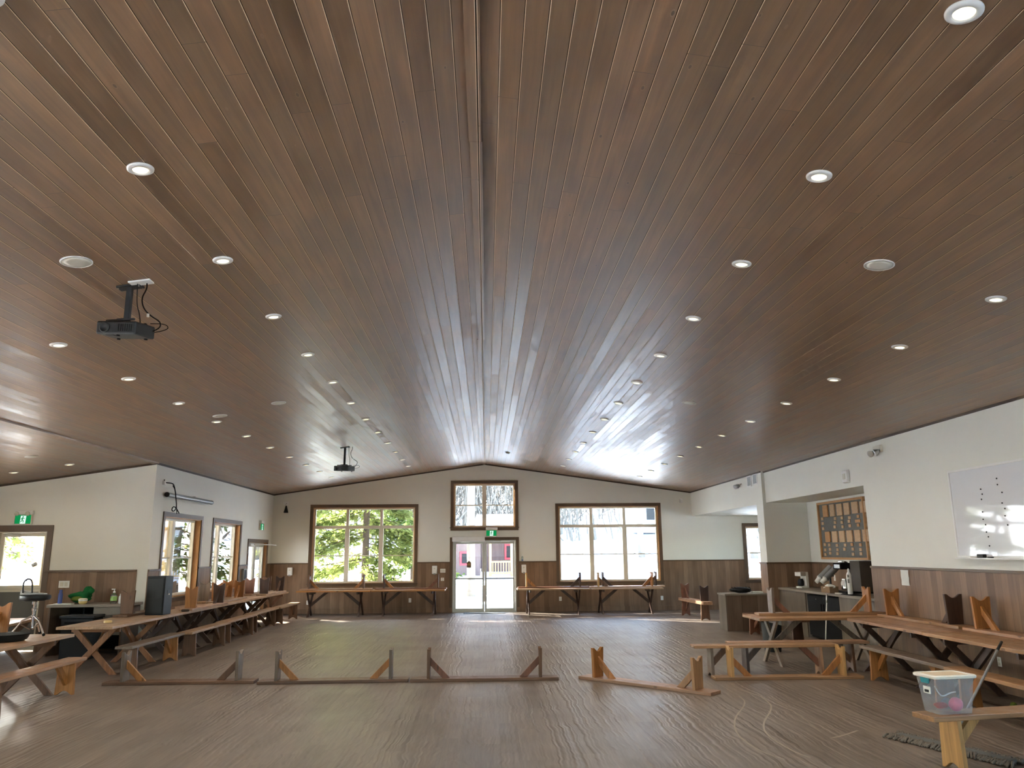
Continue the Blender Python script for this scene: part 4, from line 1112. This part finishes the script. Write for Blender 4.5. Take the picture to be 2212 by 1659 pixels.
def exit_sign(label, loc, rz, w, h, head):
    t = thing('exit_sign', label, 'exit sign', loc, rz, 'green running figure exit signs')
    hb = h * .45 if head else h * .25
    MB().box((-w/2 - .012, -.05, -h/2 - .012), (w/2 + .012, 0, h/2 + .012)).build('housing', M['offwhite'], t, .005)
    MB().box((-w/2, -.0535, -h/2), (w/2, -.049, h/2)).build('green_panel', M['signgreen'], t)
    MB().prism([(-w*.17, -h/2), (w*.17, -h/2), (w*.20, h*.42), (-w*.14, h*.42)], -.0555, -.053, 1).build('doorway_panel', M['signwhite'], t)
    b = MB(); s = h
    b.lathe([(.0001, 0), (s*.075, 0), (s*.075, .003), (.0001, .003)], 14).xform(Matrix.Rotation(PI/2, 4, 'X')).xform(Matrix.Translation((s*.02, -.0555, s*.29)))
    def limb(pts, r):
        for p, q in zip(pts, pts[1:]):
            d = Vector((q[0]-p[0], q[1]-p[1])); d.normalize(); n = Vector((-d.y, d.x)) * r
            b.prism([(p[0]+n.x, p[1]+n.y), (p[0]-n.x, p[1]-n.y), (q[0]-n.x, q[1]-n.y), (q[0]+n.x, q[1]+n.y)], -.0585, -.0555, 1)
    limb([(s*.0, s*.20), (-s*.06, -s*.05)], s*.065)
    limb([(s*.02, s*.17), (s*.14, s*.08), (s*.20, s*.14)], s*.03); limb([(-s*.02, s*.17), (-s*.15, s*.12), (-s*.18, s*.0)], s*.03)
    limb([(-s*.05, -s*.05), (s*.08, -s*.16), (s*.06, -s*.36)], s*.038); limb([(-s*.06, -s*.05), (-s*.12, -s*.22), (-s*.26, -s*.30)], s*.038)
    b.build('running_figure', M['signgreen'], t)
    if head:
        MB().box((-w/2 - .012, -.07, h/2 + .012), (w/2 + .03, 0, h/2 + .012 + hb)).build('battery_box', M['white'], t, .006)
        if head > 1:
            for sx in (-.11, .10):
                b = MB().lathe([(.03, 0), (.045, .03), (.040, .04), (.0001, .036)], 16); b.xform(Matrix.Translation((sx, -.07, h/2 + hb*.5)) @ Matrix.Rotation(PI/2 + .5, 4, 'X')); b.build('lamp_head', M['offwhite'], t, smooth=True)
    return t
exit_sign('green exit sign with twin lamp box above the entry door at the left', (-8.86, YB, 2.435), 0, .30, .165, 2)
exit_sign('green exit sign above the glass doors, overlapping the upper window trim', (.203, D - .024, 2.315), 0, .31, .165, 1)
exit_sign('green exit sign on the left wall above the side door', (XL, 22.85, 2.51), Q, .30, .17, 1)

# ------------------------------------------------------------------ left wall fittings
t = thing('projection_screen', 'rolled up projection screen tube on the left wall above the windows', 'projection screen', (XL, 17.2, 2.93))
MB().tube([(.07, -1.27, 0), (.07, 1.27, 0)], .045, 20).build('tube_case', M['midgrey'], t, smooth='auto')
for s in (-1, 1): MB().tube([(.07, s*1.27, 0), (.07, s*1.30, 0)], .05, 20).build('end_cap', M['black'] if s < 0 else M['midgrey'], t, smooth='auto')
MB().box((.105, -1.26, -.05), (.112, 1.25, -.035)).build('bottom_bar', M['black'], t)
MB().box((0, -1.0, -.02), (.03, -.94, .03)).box((0, .3, .03), (.06, .37, .075)).build('wall_bracket', M['white'], t, .004)
MB().tube([(.10, -1.1, -.06), (.10, -.3, -.10), (.10, .5, -.09), (.10, 1.2, -.07)], .003, 5).build('pull_cord', M['white'], t)
c = [(15.82,3.22),(15.85,3.16),(16.0,3.165),(16.10,3.09),(16.17,2.98),(16.22,2.86),(16.28,2.74),(16.24,2.64),(16.10,2.60),(16.04,2.65),(16.13,2.71),(16.27,2.68),(16.38,2.62),(16.44,2.585)]
t = thing('hanging_cable', 'black cable looping down the left wall over the screen tube', 'cable', (XL, 16.1, 2.9))
MB().tube(smooth_pts([(.03 if i < 2 else .135, y - 16.1, z - 2.9) for i, (y, z) in enumerate(c)]), .011, 7).build('cable', M['blackmat'], t, smooth=True)
MB().tube(smooth_pts([(.12, -.06, .22), (.13, .06, .14), (.14, .10, .02), (.14, .17, -.20), (.14, .22, -.33)]), .008, 7).build('second_cable', M['blackmat'], t, smooth=True)
MB().box((0, -.29, .22), (.05, -.19, .30)).build('junction_box', M['white'], t, .004)
t = thing('outlet_cover', 'white double switch plate on the entry wall boards above the desk', 'outlet', (-7.96, YB - .016, 1.215)); MB().box((-.10, -.012, -.065), (.10, 0, .065)).build('plate', M['white'], t, .003); MB().box((-.07, -.015, -.04), (-.01, -.011, .04)).box((.01, -.015, -.04), (.07, -.011, .04)).build('sockets', M['offwhite'], t)
t = thing('wall_box', 'grey box on the left wall between the second window and the side door', 'wall box', (XL + .016, 21.40, 1.22)); MB().box((0, -.12, -.15), (.07, .12, .15)).build('housing', M['midgrey'], t, .006); MB().box((.07, -.09, -.12), (.074, .09, .12)).build('door', M['darkgrey'], t)

# ------------------------------------------------------------------ desk and its things
DZ = .885
t = thing('desk', 'dark open-fronted desk against the entry wall', 'desk', (-7.14, 14.72, 0))
MB().box((-.70, -.02, DZ - .05), (.70, .72, DZ)).build('desktop', M['counter'], t, .005)
MB().box((-.66, .0, 0), (-.63, .70, DZ - .05)).build('side_panel', M['desk'], t); MB().box((.63, .0, 0), (.66, .70, DZ - .05)).build('side_panel', M['desk'], t)
MB().box((-.63, .66, .05), (.63, .69, DZ - .05)).build('back_panel', M['blackmat'], t)
MB().box((.12, .03, .35), (.63, .05, DZ - .05)).build('front_panel', M['counter'], t)
MB().box((-.10, .10, 0), (-.07, .66, DZ - .05)).build('divider', M['blackmat'], t)
t = thing('black_tote', 'black lidded crate standing in front of the desk', 'crate', (-7.02, 14.38, 0))
MB().prism([(-.25, 0), (.25, 0), (.28, .68), (-.28, .68)], -.18, .18, 1).build('body', M['black'], t, .015)
MB().box((-.30, -.20, .68), (.30, .20, .73)).build('lid', M['darkgrey'], t, .012)
MB().box((-.2, -.205, .60), (.2, -.18, .63)).build('handle', M['blackmat'], t, .004)
t = thing('bottle', 'slim blue bottle on the dark desk', 'bottle', (-7.66, 14.80, DZ + .0155)); MB().lathe([(.035, 0), (.038, .01), (.038, .16), (.022, .20), (.022, .21)], 18).build('body', M['blue'], t, smooth='auto'); MB().lathe([(.026, .20), (.026, .24), (.0001, .245)], 16).build('cap', M['blue'], t, smooth='auto')
b = MB().blob((-.05, 0, .08), (.17, .13, .10), 21, .22, 20, 12).blob((.06, .04, .17), (.09, .08, .10), 22, .25, 18, 10)
o = b.build('green_cloth', M['green'], loc=(-7.38, 15.07, DZ + .03), smooth=True); tag(o, 'bunched dark green cloth on the dark desk', 'cloth')
b = MB().blob((0, 0, .05), (.10, .05, .04), 23, .2, 18, 9); b.build('yellow_stripe', M['olive'], o, smooth=True, loc=(-.06, -.12, .01))
o = MB().lathe([(.05, 0), (.07, .02), (.075, .09), (.055, .10), (.0001, .10)], 20).build('yellow_pot', M['yellow'], loc=(-7.27, 14.84, DZ), smooth='auto'); tag(o, 'small white and yellow pot in front of the green cloth', 'pot')
MB().lathe([(.074, .055), (.076, .085), (.06, .101), (.0001, .102)], 20).build('white_top', M['white'], o, smooth='auto')
t = thing('pump_bottle', 'clear pump bottle with a lime label on the dark desk', 'bottle', (-6.76, 14.92, DZ)); MB().lathe([(.05, 0), (.055, .01), (.055, .15), (.022, .18), (.02, .19)], 18).build('body', M['clear'], t, smooth='auto'); MB().lathe([(.0555, .05), (.0562, .052), (.0562, .125), (.0555, .127)], 18).build('label_band', M['limelabel'], t); MB().lathe([(.022, .19), (.022, .215), (.008, .22), (.008, .25)], 12).box((-.05, -.01, .245), (.012, .01, .262)).build('pump', M['white'], t)
t = thing('spray_bottle', 'slim white bottle beside the lime-labelled pump bottle', 'bottle', (-6.655, 14.94, DZ)); MB().lathe([(.025, 0), (.027, .01), (.027, .11), (.012, .14), (.012, .165), (.0001, .168)], 14).build('body', M['white'], t, smooth='auto'); MB().lathe([(.013, .14), (.013, .17), (.0001, .172)], 10).build('cap', M['offwhite'], t)
o = MB().box((-.16, -.06, 0), (.16, .06, .015)).build('paper_tray', M['paper'], None, .004, loc=(-7.58, 14.79, DZ)); tag(o, 'flat white paper tray on the dark desk under the blue bottle', 'tray')

# ------------------------------------------------------------------ loudspeaker, tan roll, stool, pan
t = thing('loudspeaker', 'tall black loudspeaker cabinet standing on the left tables', 'loudspeaker', (-5.72, 14.40, TZ), math.radians(-6))
MB().prism([(-.165, -.17), (.165, -.17), (.135, .17), (-.135, .17)], 0, .66, 2).build('cabinet', M['darkgrey'], t, .012, seg=3)
b = MB().box((-.145, -.184, .03), (.145, -.168, .63)); b.build('grille', M['black'], t, .01)
MB().box((-.13, -.188, .42), (.10, -.182, .445)).box((-.13, -.188, .27), (.10, -.182, .285)).box((-.02, -.188, .28), (.0, -.182, .43)).build('grille_bars', M['darkgrey'], t)
MB().box((.147, -.06, .36), (.160, .06, .42)).build('side_handle', M['black'], t, .006)
MB().box((.158, -.02, .335), (.165, .02, .36)).build('connector_plate', M['white'], t)
MB().lathe([(.03, .66), (.03, .664), (.0001, .664)], 16).build('fly_cap', M['black'], t)
b = MB().lathe([(.05, 0), (.062, .006), (.062, .03), (.05, .036), (.035, .036), (.035, 0)], 28); o = b.build('tape_roll', M['tape'], loc=(-5.84, 12.78, TZ), smooth='auto'); tag(o, 'tan tape roll lying on the nearest of the left row tables', 'tape')
t = thing('wooden_disc', 'dark wooden round block on the table right of the loudspeaker', 'disc', (-5.50, 15.05, TZ)); MB().lathe([(.06, 0), (.07, .008), (.07, .03), (.055, .038), (.0001, .04)], 24).build('block', M['barkdark'], t, smooth='auto')
# drum stool
t = thing('drum_stool', 'chrome tripod drum stool with a round black seat on the left edge table', 'stool', (-5.89, 10.78, TZ))
MB().lathe([(.14, .455), (.175, .462), (.185, .485), (.180, .515), (.16, .525), (.0001, .528)], 36).build('seat_cushion', M['black'], t, smooth='auto')
MB().lathe([(.0001, .445), (.11, .448), (.14, .458), (.0001, .459)], 24).build('seat_pan', M['blackmat'], t, smooth='auto')
MB().tube([(0, 0, .10), (0, 0, .33)], .017, 14).build('outer_tube', M['chrome'], t, smooth='auto')
MB().tube([(0, 0, .30), (0, 0, .45)], .012, 12).build('inner_post', M['chrome'], t, smooth='auto')
b = MB().lathe([(.026, .32), (.026, .355), (.018, .36)], 14).lathe([(.024, .23), (.024, .26), (.018, .265)], 14).lathe([(.030, .40), (.030, .44), (.02, .445)], 14); b.build('clamps', M['chrome'], t, smooth='auto')
b = MB().tube([(.02, 0, .34), (.055, 0, .345)], .006, 6).tube([(-.02, 0, .245), (-.05, 0, .25)], .006, 6); b.build('wing_bolts', M['chrome'], t)
for k in range(3):
    a = math.radians(-25 + 120*k); ca, sa = math.cos(a), math.sin(a)
    b = MB().tube([(.018*ca, .018*sa, .255), (.12*ca, .12*sa, .20), (.24*ca, .24*sa, .025)], .011, 8).tube([(.018*ca, .018*sa, .09), (.15*ca, .15*sa, .165)], .008, 6)
    lg = b.build('leg', M['chrome'], t, smooth='auto')
    MB().tube([(.232*ca, .232*sa, .036), (.248*ca, .248*sa, .020)], .017, 10).build('rubber_foot', M['blackmat'], lg, smooth=True)
# pedal-like hardware on the stool
t = thing('drum_pedal', 'metal drum pedal with a felt beater lying on the round black seat', 'drum pedal', (-5.93, 10.78, TZ + .529))
MB().prism([(-.14, 0), (.17, 0), (.17, .012), (-.03, .03), (-.14, .06)], -.04, .04, 1).build('footboard', M['midgrey'], t, .003)
MB().tube(smooth_pts([(-.10, -.05, .02), (-.11, -.05, .15), (-.07, -.05, .20), (-.02, -.05, .20), (.01, -.05, .15), (.02, -.05, .02)]), .010, 8).build('hoop_frame', M['darkgrey'], t, smooth=True)
MB().tube([(-.085, -.03, .16), (-.015, -.03, .375)], .005, 8).build('beater_rod', M['chrome'], t, smooth=True)
MB().tube([(-.03, -.03, .372), (.018, -.03, .395)], .024, 14).build('beater_head', M['midgrey'], t, smooth='auto')
t = thing('black_pan', 'shallow round black dish on the left edge table', 'dish', (-5.88, 10.22, TZ))
MB().lathe([(.0001, 0), (.19, 0), (.23, .02), (.255, .075), (.245, .08), (.22, .03), (.18, .012), (.0001, .010)], 40).build('dish', M['black'], t, smooth='auto')
b = MB().lathe([(.25, .072), (.262, .078), (.262, .086), (.248, .086)], 40); b.build('rim', M['blackmat'], t, smooth=True)

# ------------------------------------------------------------------ outside: snow, trees, cabin
def gh(x, y):
    h = -.15
    if y > 25: h += .8 * min(1, (y - 25) / 15) ** 1.3
    if y > 40: h += 2.0 * min(1, (y - 40) / 16)
    if y > 54: h += (y - 54) * .17
    if x < -16: h += (-16 - x) * .10
    h += .12 * math.sin(x*.33 + 1) * math.sin(y*.27) * (1 if y > 27 else .2)
    return h
b = MB()
gx = [-90 + 3*i for i in range(61)]; gy = [-30 + 3*i for i in range(60)]
for y in gy:
    for x in gx: b.v.append((x, y, gh(x, y) - (0 if (y > 24.5 or x < -11.2 or (x < -6.7 and y > 15.7)) else .25)))
nx = len(gx)
for j in range(len(gy) - 1):
    for i in range(nx - 1): k = j*nx + i; b.f.append((k, k+1, k+nx+1, k+nx))
o = b.build('ground_outside', M['snow'], smooth=True); struct(o)
# entry porch roof over the outside of the left wall
o = MB().prism([(-9.6, 2.75), (-6.63, 3.15), (-6.63, 3.25), (-9.6, 2.85)], 15.7, 24.6, 1).build('roof_porch', M['trimwood']); struct(o)
for k, y in enumerate((17.2, 20.4, 23.6)):
    o = MB().box((-9.5, y - .08, -.3), (-9.34, y + .08, 2.80)).build('porch_post', M['yellowwood']); tag(o, 'yellow timber porch post outside the left wall windows', 'post', 'porch posts outside the left windows')
o = MB().prism([(XL - .8, hc(XL - .8) + .0), (0, ZR + .02), (10.4, hc(10.4)), (10.4, hc(10.4) + .16), (0, ZR + .2), (XL - .8, hc(XL - .8) + .16)], D + .2, D + .75, 1).build('roof_eave', M['trimwood']); struct(o)

def bare_tree(seed, h):
    rnd = random.Random(seed); b = MB()
    r = h * .013
    pts = [(rnd.uniform(-.1, .1)*k, rnd.uniform(-.1, .1)*k, h*k/5 - .3) for k in range(6)]
    b.tube(pts, r, 6, r*.2)
    for k in range(22):
        z = h * rnd.uniform(.22, .95); a = rnd.uniform(0, 6.28); L = h * rnd.uniform(.07, .15) * (1.1 - z/h*.6)
        f = z / h * 5; i = min(4, int(f)); p = Vector(pts[i]).lerp(Vector(pts[i+1]), f - i)
        q = p + Vector((math.cos(a)*L*.5, math.sin(a)*L*.5, L*.35)); e = q + Vector((math.cos(a + .3)*L*.5, math.sin(a + .3)*L*.5, L*.5))
        b.tube([p, q, e], r*.32, 4, r*.08)
        for m_ in range(2):
            a2 = a + rnd.uniform(-1.2, 1.2); b.tube([q, q + Vector((math.cos(a2)*L*.4, math.sin(a2)*L*.4, L*.4))], r*.13, 3, r*.05)
    return b
protos = []
rnd = random.Random(12)
LT1 = 'bare grey tree in the sunlit forest beyond the far windows'; LT2 = 'bare tree in the woods beyond the left windows and entry door'
pos = []
def clear(x, y, d):
    return all((x - p[0])**2 + (y - p[1])**2 > d*d for p in pos) and all(math.hypot(x - ex, y - ey) > er for ex, ey, er in ((-4.55,30.4,6),(-11.4,29.8,5.5),(-8.2,37.4,6),(-3.3,36.8,6),(-14.6,34.6,6),(-19.5,31.5,6),(-.5,30.3,5),(12.5,58,6.5),(21.5,64,7),(.3,43,9)))
for k in range(600):
    y = rnd.uniform(44, 48) if k < 120 else rnd.uniform(83, 118); x = rnd.uniform(-.42, .52) * y
    if len(pos) < (12 if k < 120 else 80) and clear(x, y, 5.2): pos.append((x, y, 0))
nf = len(pos)
for k in range(500):
    y = rnd.uniform(19, 48); x = -.32*y - 7 - rnd.uniform(0, 15)
    if len(pos) < nf + 26 and clear(x, y, 4.6): pos.append((x, y, 1))
for n_, (x, y, kd) in enumerate(pos):
    v = n_ % 5
    if n_ < 5:
        o = bare_tree(100 + v, 13 + 1.6*v).build('bare_tree', M['bark'], smooth=True); protos.append(o)
    else:
        o = protos[v].copy(); COL.objects.link(o)
    o.location = (x, y, gh(x, y)); o.rotation_euler = (0, 0, rnd.uniform(0, 6.28)); s = rnd.uniform(.85, 1.25); o.scale = (s, s, s)
    tag(o, LT2 if kd else LT1, 'tree', 'bare trees beyond the left windows' if kd else 'bare forest trees beyond the far windows')
b = MB(); rnd = random.Random(77)
for k in range(21000):
    y = rnd.uniform(52.5, 77); x = rnd.uniform(-.40, .50) * y
    if not all(math.hypot(x - ex, y - ey) > er for ex, ey, er in ((12.5,58,6.0),(21.5,64,6.5))): continue
    z = gh(x, y) + rnd.uniform(0, 1) ** 1.15 * 13; L = rnd.uniform(1.0, 3.6); th = rnd.gauss(0, .55); a = rnd.uniform(0, 6.28); r = rnd.uniform(.02, .075) if k % 22 else rnd.uniform(.1, .17)
    p = Vector((x, y, z)); q = p + Vector((math.sin(th)*math.cos(a), math.sin(th)*math.sin(a), abs(math.cos(th)))) * L
    b.tube([p, q], r, 3, r*.4)
o = b.build('winter_brushwood', M['bark']); tag(o, 'tangle of bare twigs filling the sunlit forest beyond the far windows', 'brushwood', None, 'stuff')
# the big trunk just outside the doors
t = thing('tree_trunk', 'thick grey tree trunk standing in the snow outside the glass doors', 'tree', (-.53, 30.3, gh(-.53, 30.3)))
b = MB().tube([(0, 0, -.3), (.01, 0, .2), (-.02, 0, 2.5), (.03, .05, 6), (.0, .1, 10), (.1, .1, 15)], .185, 14, .10); b.build('trunk', M['bark'], t, smooth=True)
b = MB(); rr = random.Random(3)
for k in range(16):
    a = rr.uniform(0, 6.28); z = rr.uniform(5.5, 14); L = rr.uniform(1.2, 2.8)
    b.tube([(0, .05, z), (math.cos(a)*L*.5, math.sin(a)*L*.5, z + L*.3), (math.cos(a)*L, math.sin(a)*L, z + L*.55)], .04, 5, .012)
b.build('branch', M['bark'], t, smooth=True)
def evergreen(label, x, y, h, rad, seed, n, mat, base=.1):
    rnd = random.Random(seed)
    t = thing('evergreen_tree', label, 'tree', (x, y, gh(x, y)), 0, 'evergreens outside')
    MB().tube([(0, 0, -.3), (0, 0, h*.5), (0, 0, h)], .16, 8, .02).build('trunk', M['barkdark'], t, smooth=True)
    b = MB(); br = MB()
    nb = int(h * 7)
    per = max(3, n // nb)
    for k in range(nb):
        z = h * (base + (1 - base) * (k + rnd.random()) / nb); R = rad * (1 - z/h) ** .75 + .15; a = rnd.uniform(0, 6.28)
        p0 = Vector((0, 0, z)); R *= rnd.uniform(.7, 1.1)
        p1 = Vector((math.cos(a)*R, math.sin(a)*R, z - R*.28))
        br.tube([p0, p0.lerp(p1, .5) + Vector((0, 0, .06*R)), p1], .022, 4, .006)
        for m_ in range(per):
            f = .12 + .88*rnd.random(); c = p0.lerp(p1, f) + Vector((rnd.gauss(0, .14), rnd.gauss(0, .14), rnd.gauss(0, .07)))
            L = rnd.uniform(.13, .34); w = L * rnd.uniform(.14, .26)
            d = Vector((math.cos(a + rnd.gauss(0, .8)), math.sin(a + rnd.gauss(0, .8)), rnd.gauss(-.35, .3))).normalized()
            u = d.cross(Vector((rnd.gauss(0, .5), rnd.gauss(0, .5), 1))).normalized() * w
            b.add([c - u*.3, c + d*L*.5 - u, c + d*L, c + d*L*.5 + u], [(0, 1, 2, 3)])
    b.build('foliage', mat, t); br.build('boughs', M['barkdark'], t)
    return t
evergreen('bright yellow green evergreen filling the left far window', -4.55, 30.4, 11.5, 3.45, 1, 34000, M['leafy'], .02)
evergreen('dark evergreen left of the bright one, added to shade the left far window', -11.4, 29.8, 10.5, 2.3, 2, 8000, M['leafd'])  # tree added and sized to block sun from the left far window
evergreen('evergreen farther back behind the left edge of the left far window', -8.2, 37.4, 13.0, 2.7, 3, 12000, M['leafy'], .02)
evergreen('evergreen farther back behind the right edge of the left far window', -3.3, 36.8, 10.0, 2.1, 8, 9000, M['leafd'], .02)
evergreen('bright evergreen beyond the porch outside the left wall windows', -14.6, 34.6, 8.8, 2.6, 4, 5000, M['leafy'])
evergreen('pale evergreen among bare trees beyond the entry door', -19.5, 31.5, 11.0, 2.6, 5, 5000, M['leafy'])
# cabin behind the trunk
cx, cy = 0.3, 40.0; g0 = .62
t = thing('cabin', 'mauve sided cabin with a snowy roof and yellow porch beyond the glass doors', 'cabin', (cx, cy, g0))
MB().box((-3.4, 0, -.3), (-.55, 5, 2.05)).box((-.55, 1.6, -.3), (2.3, 5, 2.45)).build('walls', M['siding'], t)
rf = MB().prism([(-.55, 2.32), (2.6, 2.80), (5.5, 2.32), (5.5, 2.42), (2.6, 2.92), (-.55, 2.42)], -.75, 2.6, 0).prism([(-.4, 2.02), (5.3, 2.02), (5.3, 2.14), (-.4, 2.14)], -3.7, -.45, 0).build('roof', M['red'], t)
MB().prism([(-.58, 2.42), (2.6, 2.92), (5.55, 2.42), (5.5, 2.62), (2.6, 3.14), (-.56, 2.62)], -.8, 2.65, 0).prism([(-.42, 2.14), (5.3, 2.14), (5.3, 2.26), (-.42, 2.26)], -3.72, -.80, 0).build('snow_cover', M['snow'], rf, .04)
for wx, wz0, wz1, ww in ((-1.30, .50, 1.18, .58), (1.05, .75, 1.55, .7)):
    yy = -.04 if wx < -.3 else 1.56
    b = MB()
    for q in ((wx - ww/2, wx - ww/2 + .1), (wx + ww/2 - .1, wx + ww/2)): b.box((q[0], yy, wz0), (q[1], yy + .06, wz1))
    for q in ((wz0, wz0 + .1), (wz1 - .1, wz1)): b.box((wx - ww/2 + .01, yy + .01, q[0] + .001), (wx + ww/2 - .01, yy + .05, q[1] - .001))
    w_ = b.build('window_frame', M['red'], t); MB().box((wx - ww/2 + .09, yy + .02, wz0 + .09), (wx + ww/2 - .09, yy + .05, wz1 - .09)).build('pane', M['darkgrey'], w_)
for px in (-.05, 1.02, 2.2): MB().box((px - .06, -.02, -.1), (px + .06, .10, 2.42)).build('porch_post', M['yellowwood'], t)
b = MB().box((-.05, .0, .62), (2.2, .08, .70)).box((-.05, .01, .06), (2.2, .07, .14)).box((-.2, -.1, -.2), (2.3, 1.6, -.02))
b.build('porch_rail', M['yellowwood'], t)
for k in range(16): MB().box((.05 + k*.135, .02, .12), (.095 + k*.135, .06, .64)).build('baluster', M['yellowwood'], t)
MB().box((1.5, 1.55, 0), (2.2, 1.60, 2.0)).build('door', M['red'], t)
for k, (x, y, w) in enumerate([(12.5, 58, 4.2), (21.5, 64, 5.0)]):
    t = thing('cabin', 'small distant cabin among the trees in the right far window, %s one' % ('left' if k == 0 else 'right'), 'cabin', (x, y, gh(x, y) - .3), .2)
    MB().box((-w/2, -2, 0), (w/2, 2, 2.6)).build('walls', M['lilac'], t)
    rf = MB().prism([(-2.4, 2.5), (0, 3.9), (2.4, 2.5), (2.4, 2.65), (0, 4.08), (-2.4, 2.65)], -w/2 - .4, w/2 + .4, 0).build('roof', M['red'], t)
    MB().prism([(-2.42, 2.64), (0, 4.06), (2.42, 2.64), (2.42, 2.88), (0, 4.32), (-2.42, 2.88)], -w/2 - .42, w/2 + .42, 0).build('snow_cover', M['snow'], rf)
    for q in (-w*.25, w*.25): MB().box((q - .4, -2.05, .9), (q + .4, -1.98, 1.9)).build('window_pane', M['darkgrey'], t)

# ------------------------------------------------------------------ light
SUN_DIR = Vector((1.45, -1.0, -.85)).normalized()
w = bpy.data.worlds.new('sky'); SC.world = w; w.use_nodes = True
nt = w.node_tree; nt.nodes.clear()
out = nt.nodes.new('ShaderNodeOutputWorld'); bg = nt.nodes.new('ShaderNodeBackground'); sky = nt.nodes.new('ShaderNodeTexSky')
sky.sky_type = 'NISHITA'; sky.sun_disc = False; sky.sun_elevation = math.asin(-SUN_DIR.z); sky.sun_rotation = math.atan2(-SUN_DIR.x, -SUN_DIR.y)
sky.air_density = 1.0; sky.dust_density = 2.0; sky.ozone_density = 1.0
nt.links.new(sky.outputs[0], bg.inputs[0]); bg.inputs[1].default_value = 1.15
nt.links.new(bg.outputs[0], out.inputs[0])
L = bpy.data.lights.new('sun', 'SUN'); L.energy = 58.0; L.angle = math.radians(.6); L.color = (1, .97, .92)
lo = bpy.data.objects.new('sun', L); COL.objects.link(lo); lo.rotation_euler = SUN_DIR.to_track_quat('-Z', 'Y').to_euler()
# the lamps behind the ceiling lenses
for x, y in LAMPS:
    L = bpy.data.lights.new('downlight_lamp', 'SPOT'); L.energy = 9 if x < -7 else 20; L.spot_size = math.radians(165); L.spot_blend = 1.0; L.color = (1, .92, .80); L.shadow_soft_size = .12
    lo = bpy.data.objects.new('downlight_lamp', L); COL.objects.link(lo); lo.location = (x, y, hc(x) - .03)
# portals tell the sampler where daylight enters
def portal(c, sx, sy, rot):
    L = bpy.data.lights.new('daylight_portal', 'AREA'); L.shape = 'RECTANGLE'; L.size = sx; L.size_y = sy
    L.cycles.is_portal = True
    o = bpy.data.objects.new('daylight_portal', L); COL.objects.link(o); o.location = c; o.rotation_euler = rot
for q in (LW, RWn, MW, RW2): portal(((q[0]+q[1])/2, D + .25, (q[2]+q[3])/2), q[1]-q[0], q[3]-q[2], (-PI/2, 0, 0))
portal((0, D + .25, 1.05), 1.9, 2.0, (-PI/2, 0, 0))
for q in (W5, W6, SD): portal((XL - .25, (q[0]+q[1])/2, (q[2]+q[3])/2), q[3]-q[2], q[1]-q[0], (0, -PI/2, 0))
for a, c in WW: portal((XWING - .25, (a+c)/2, 1.7), 1.7, c - a, (0, -PI/2, 0))
portal((9.85, 21.1, 1.73), 1.77, 2.6, (0, PI/2, 0))
for a, c in RWW_ADDED: portal((XR2 + .25, (a+c)/2, 1.8), 1.9, c - a, (0, PI/2, 0))
for a, c in BW_ADDED: portal(((a+c)/2, YBACK - .25, 1.92), c - a, 2.1, (PI/2, 0, 0))

cy = SC.cycles
cy.max_bounces = 6; cy.diffuse_bounces = 4; cy.glossy_bounces = 2; cy.transmission_bounces = 4; cy.transparent_max_bounces = 12
cy.caustics_reflective = False; cy.caustics_refractive = False; cy.sample_clamp_indirect = 6; cy.use_denoising = True
cy.use_adaptive_sampling = True; cy.adaptive_threshold = .18
vs = SC.view_settings; vs.view_transform = 'Standard'; vs.look = 'None'; vs.gamma = 1.0; vs.use_curve_mapping = False; vs.exposure = 1.66
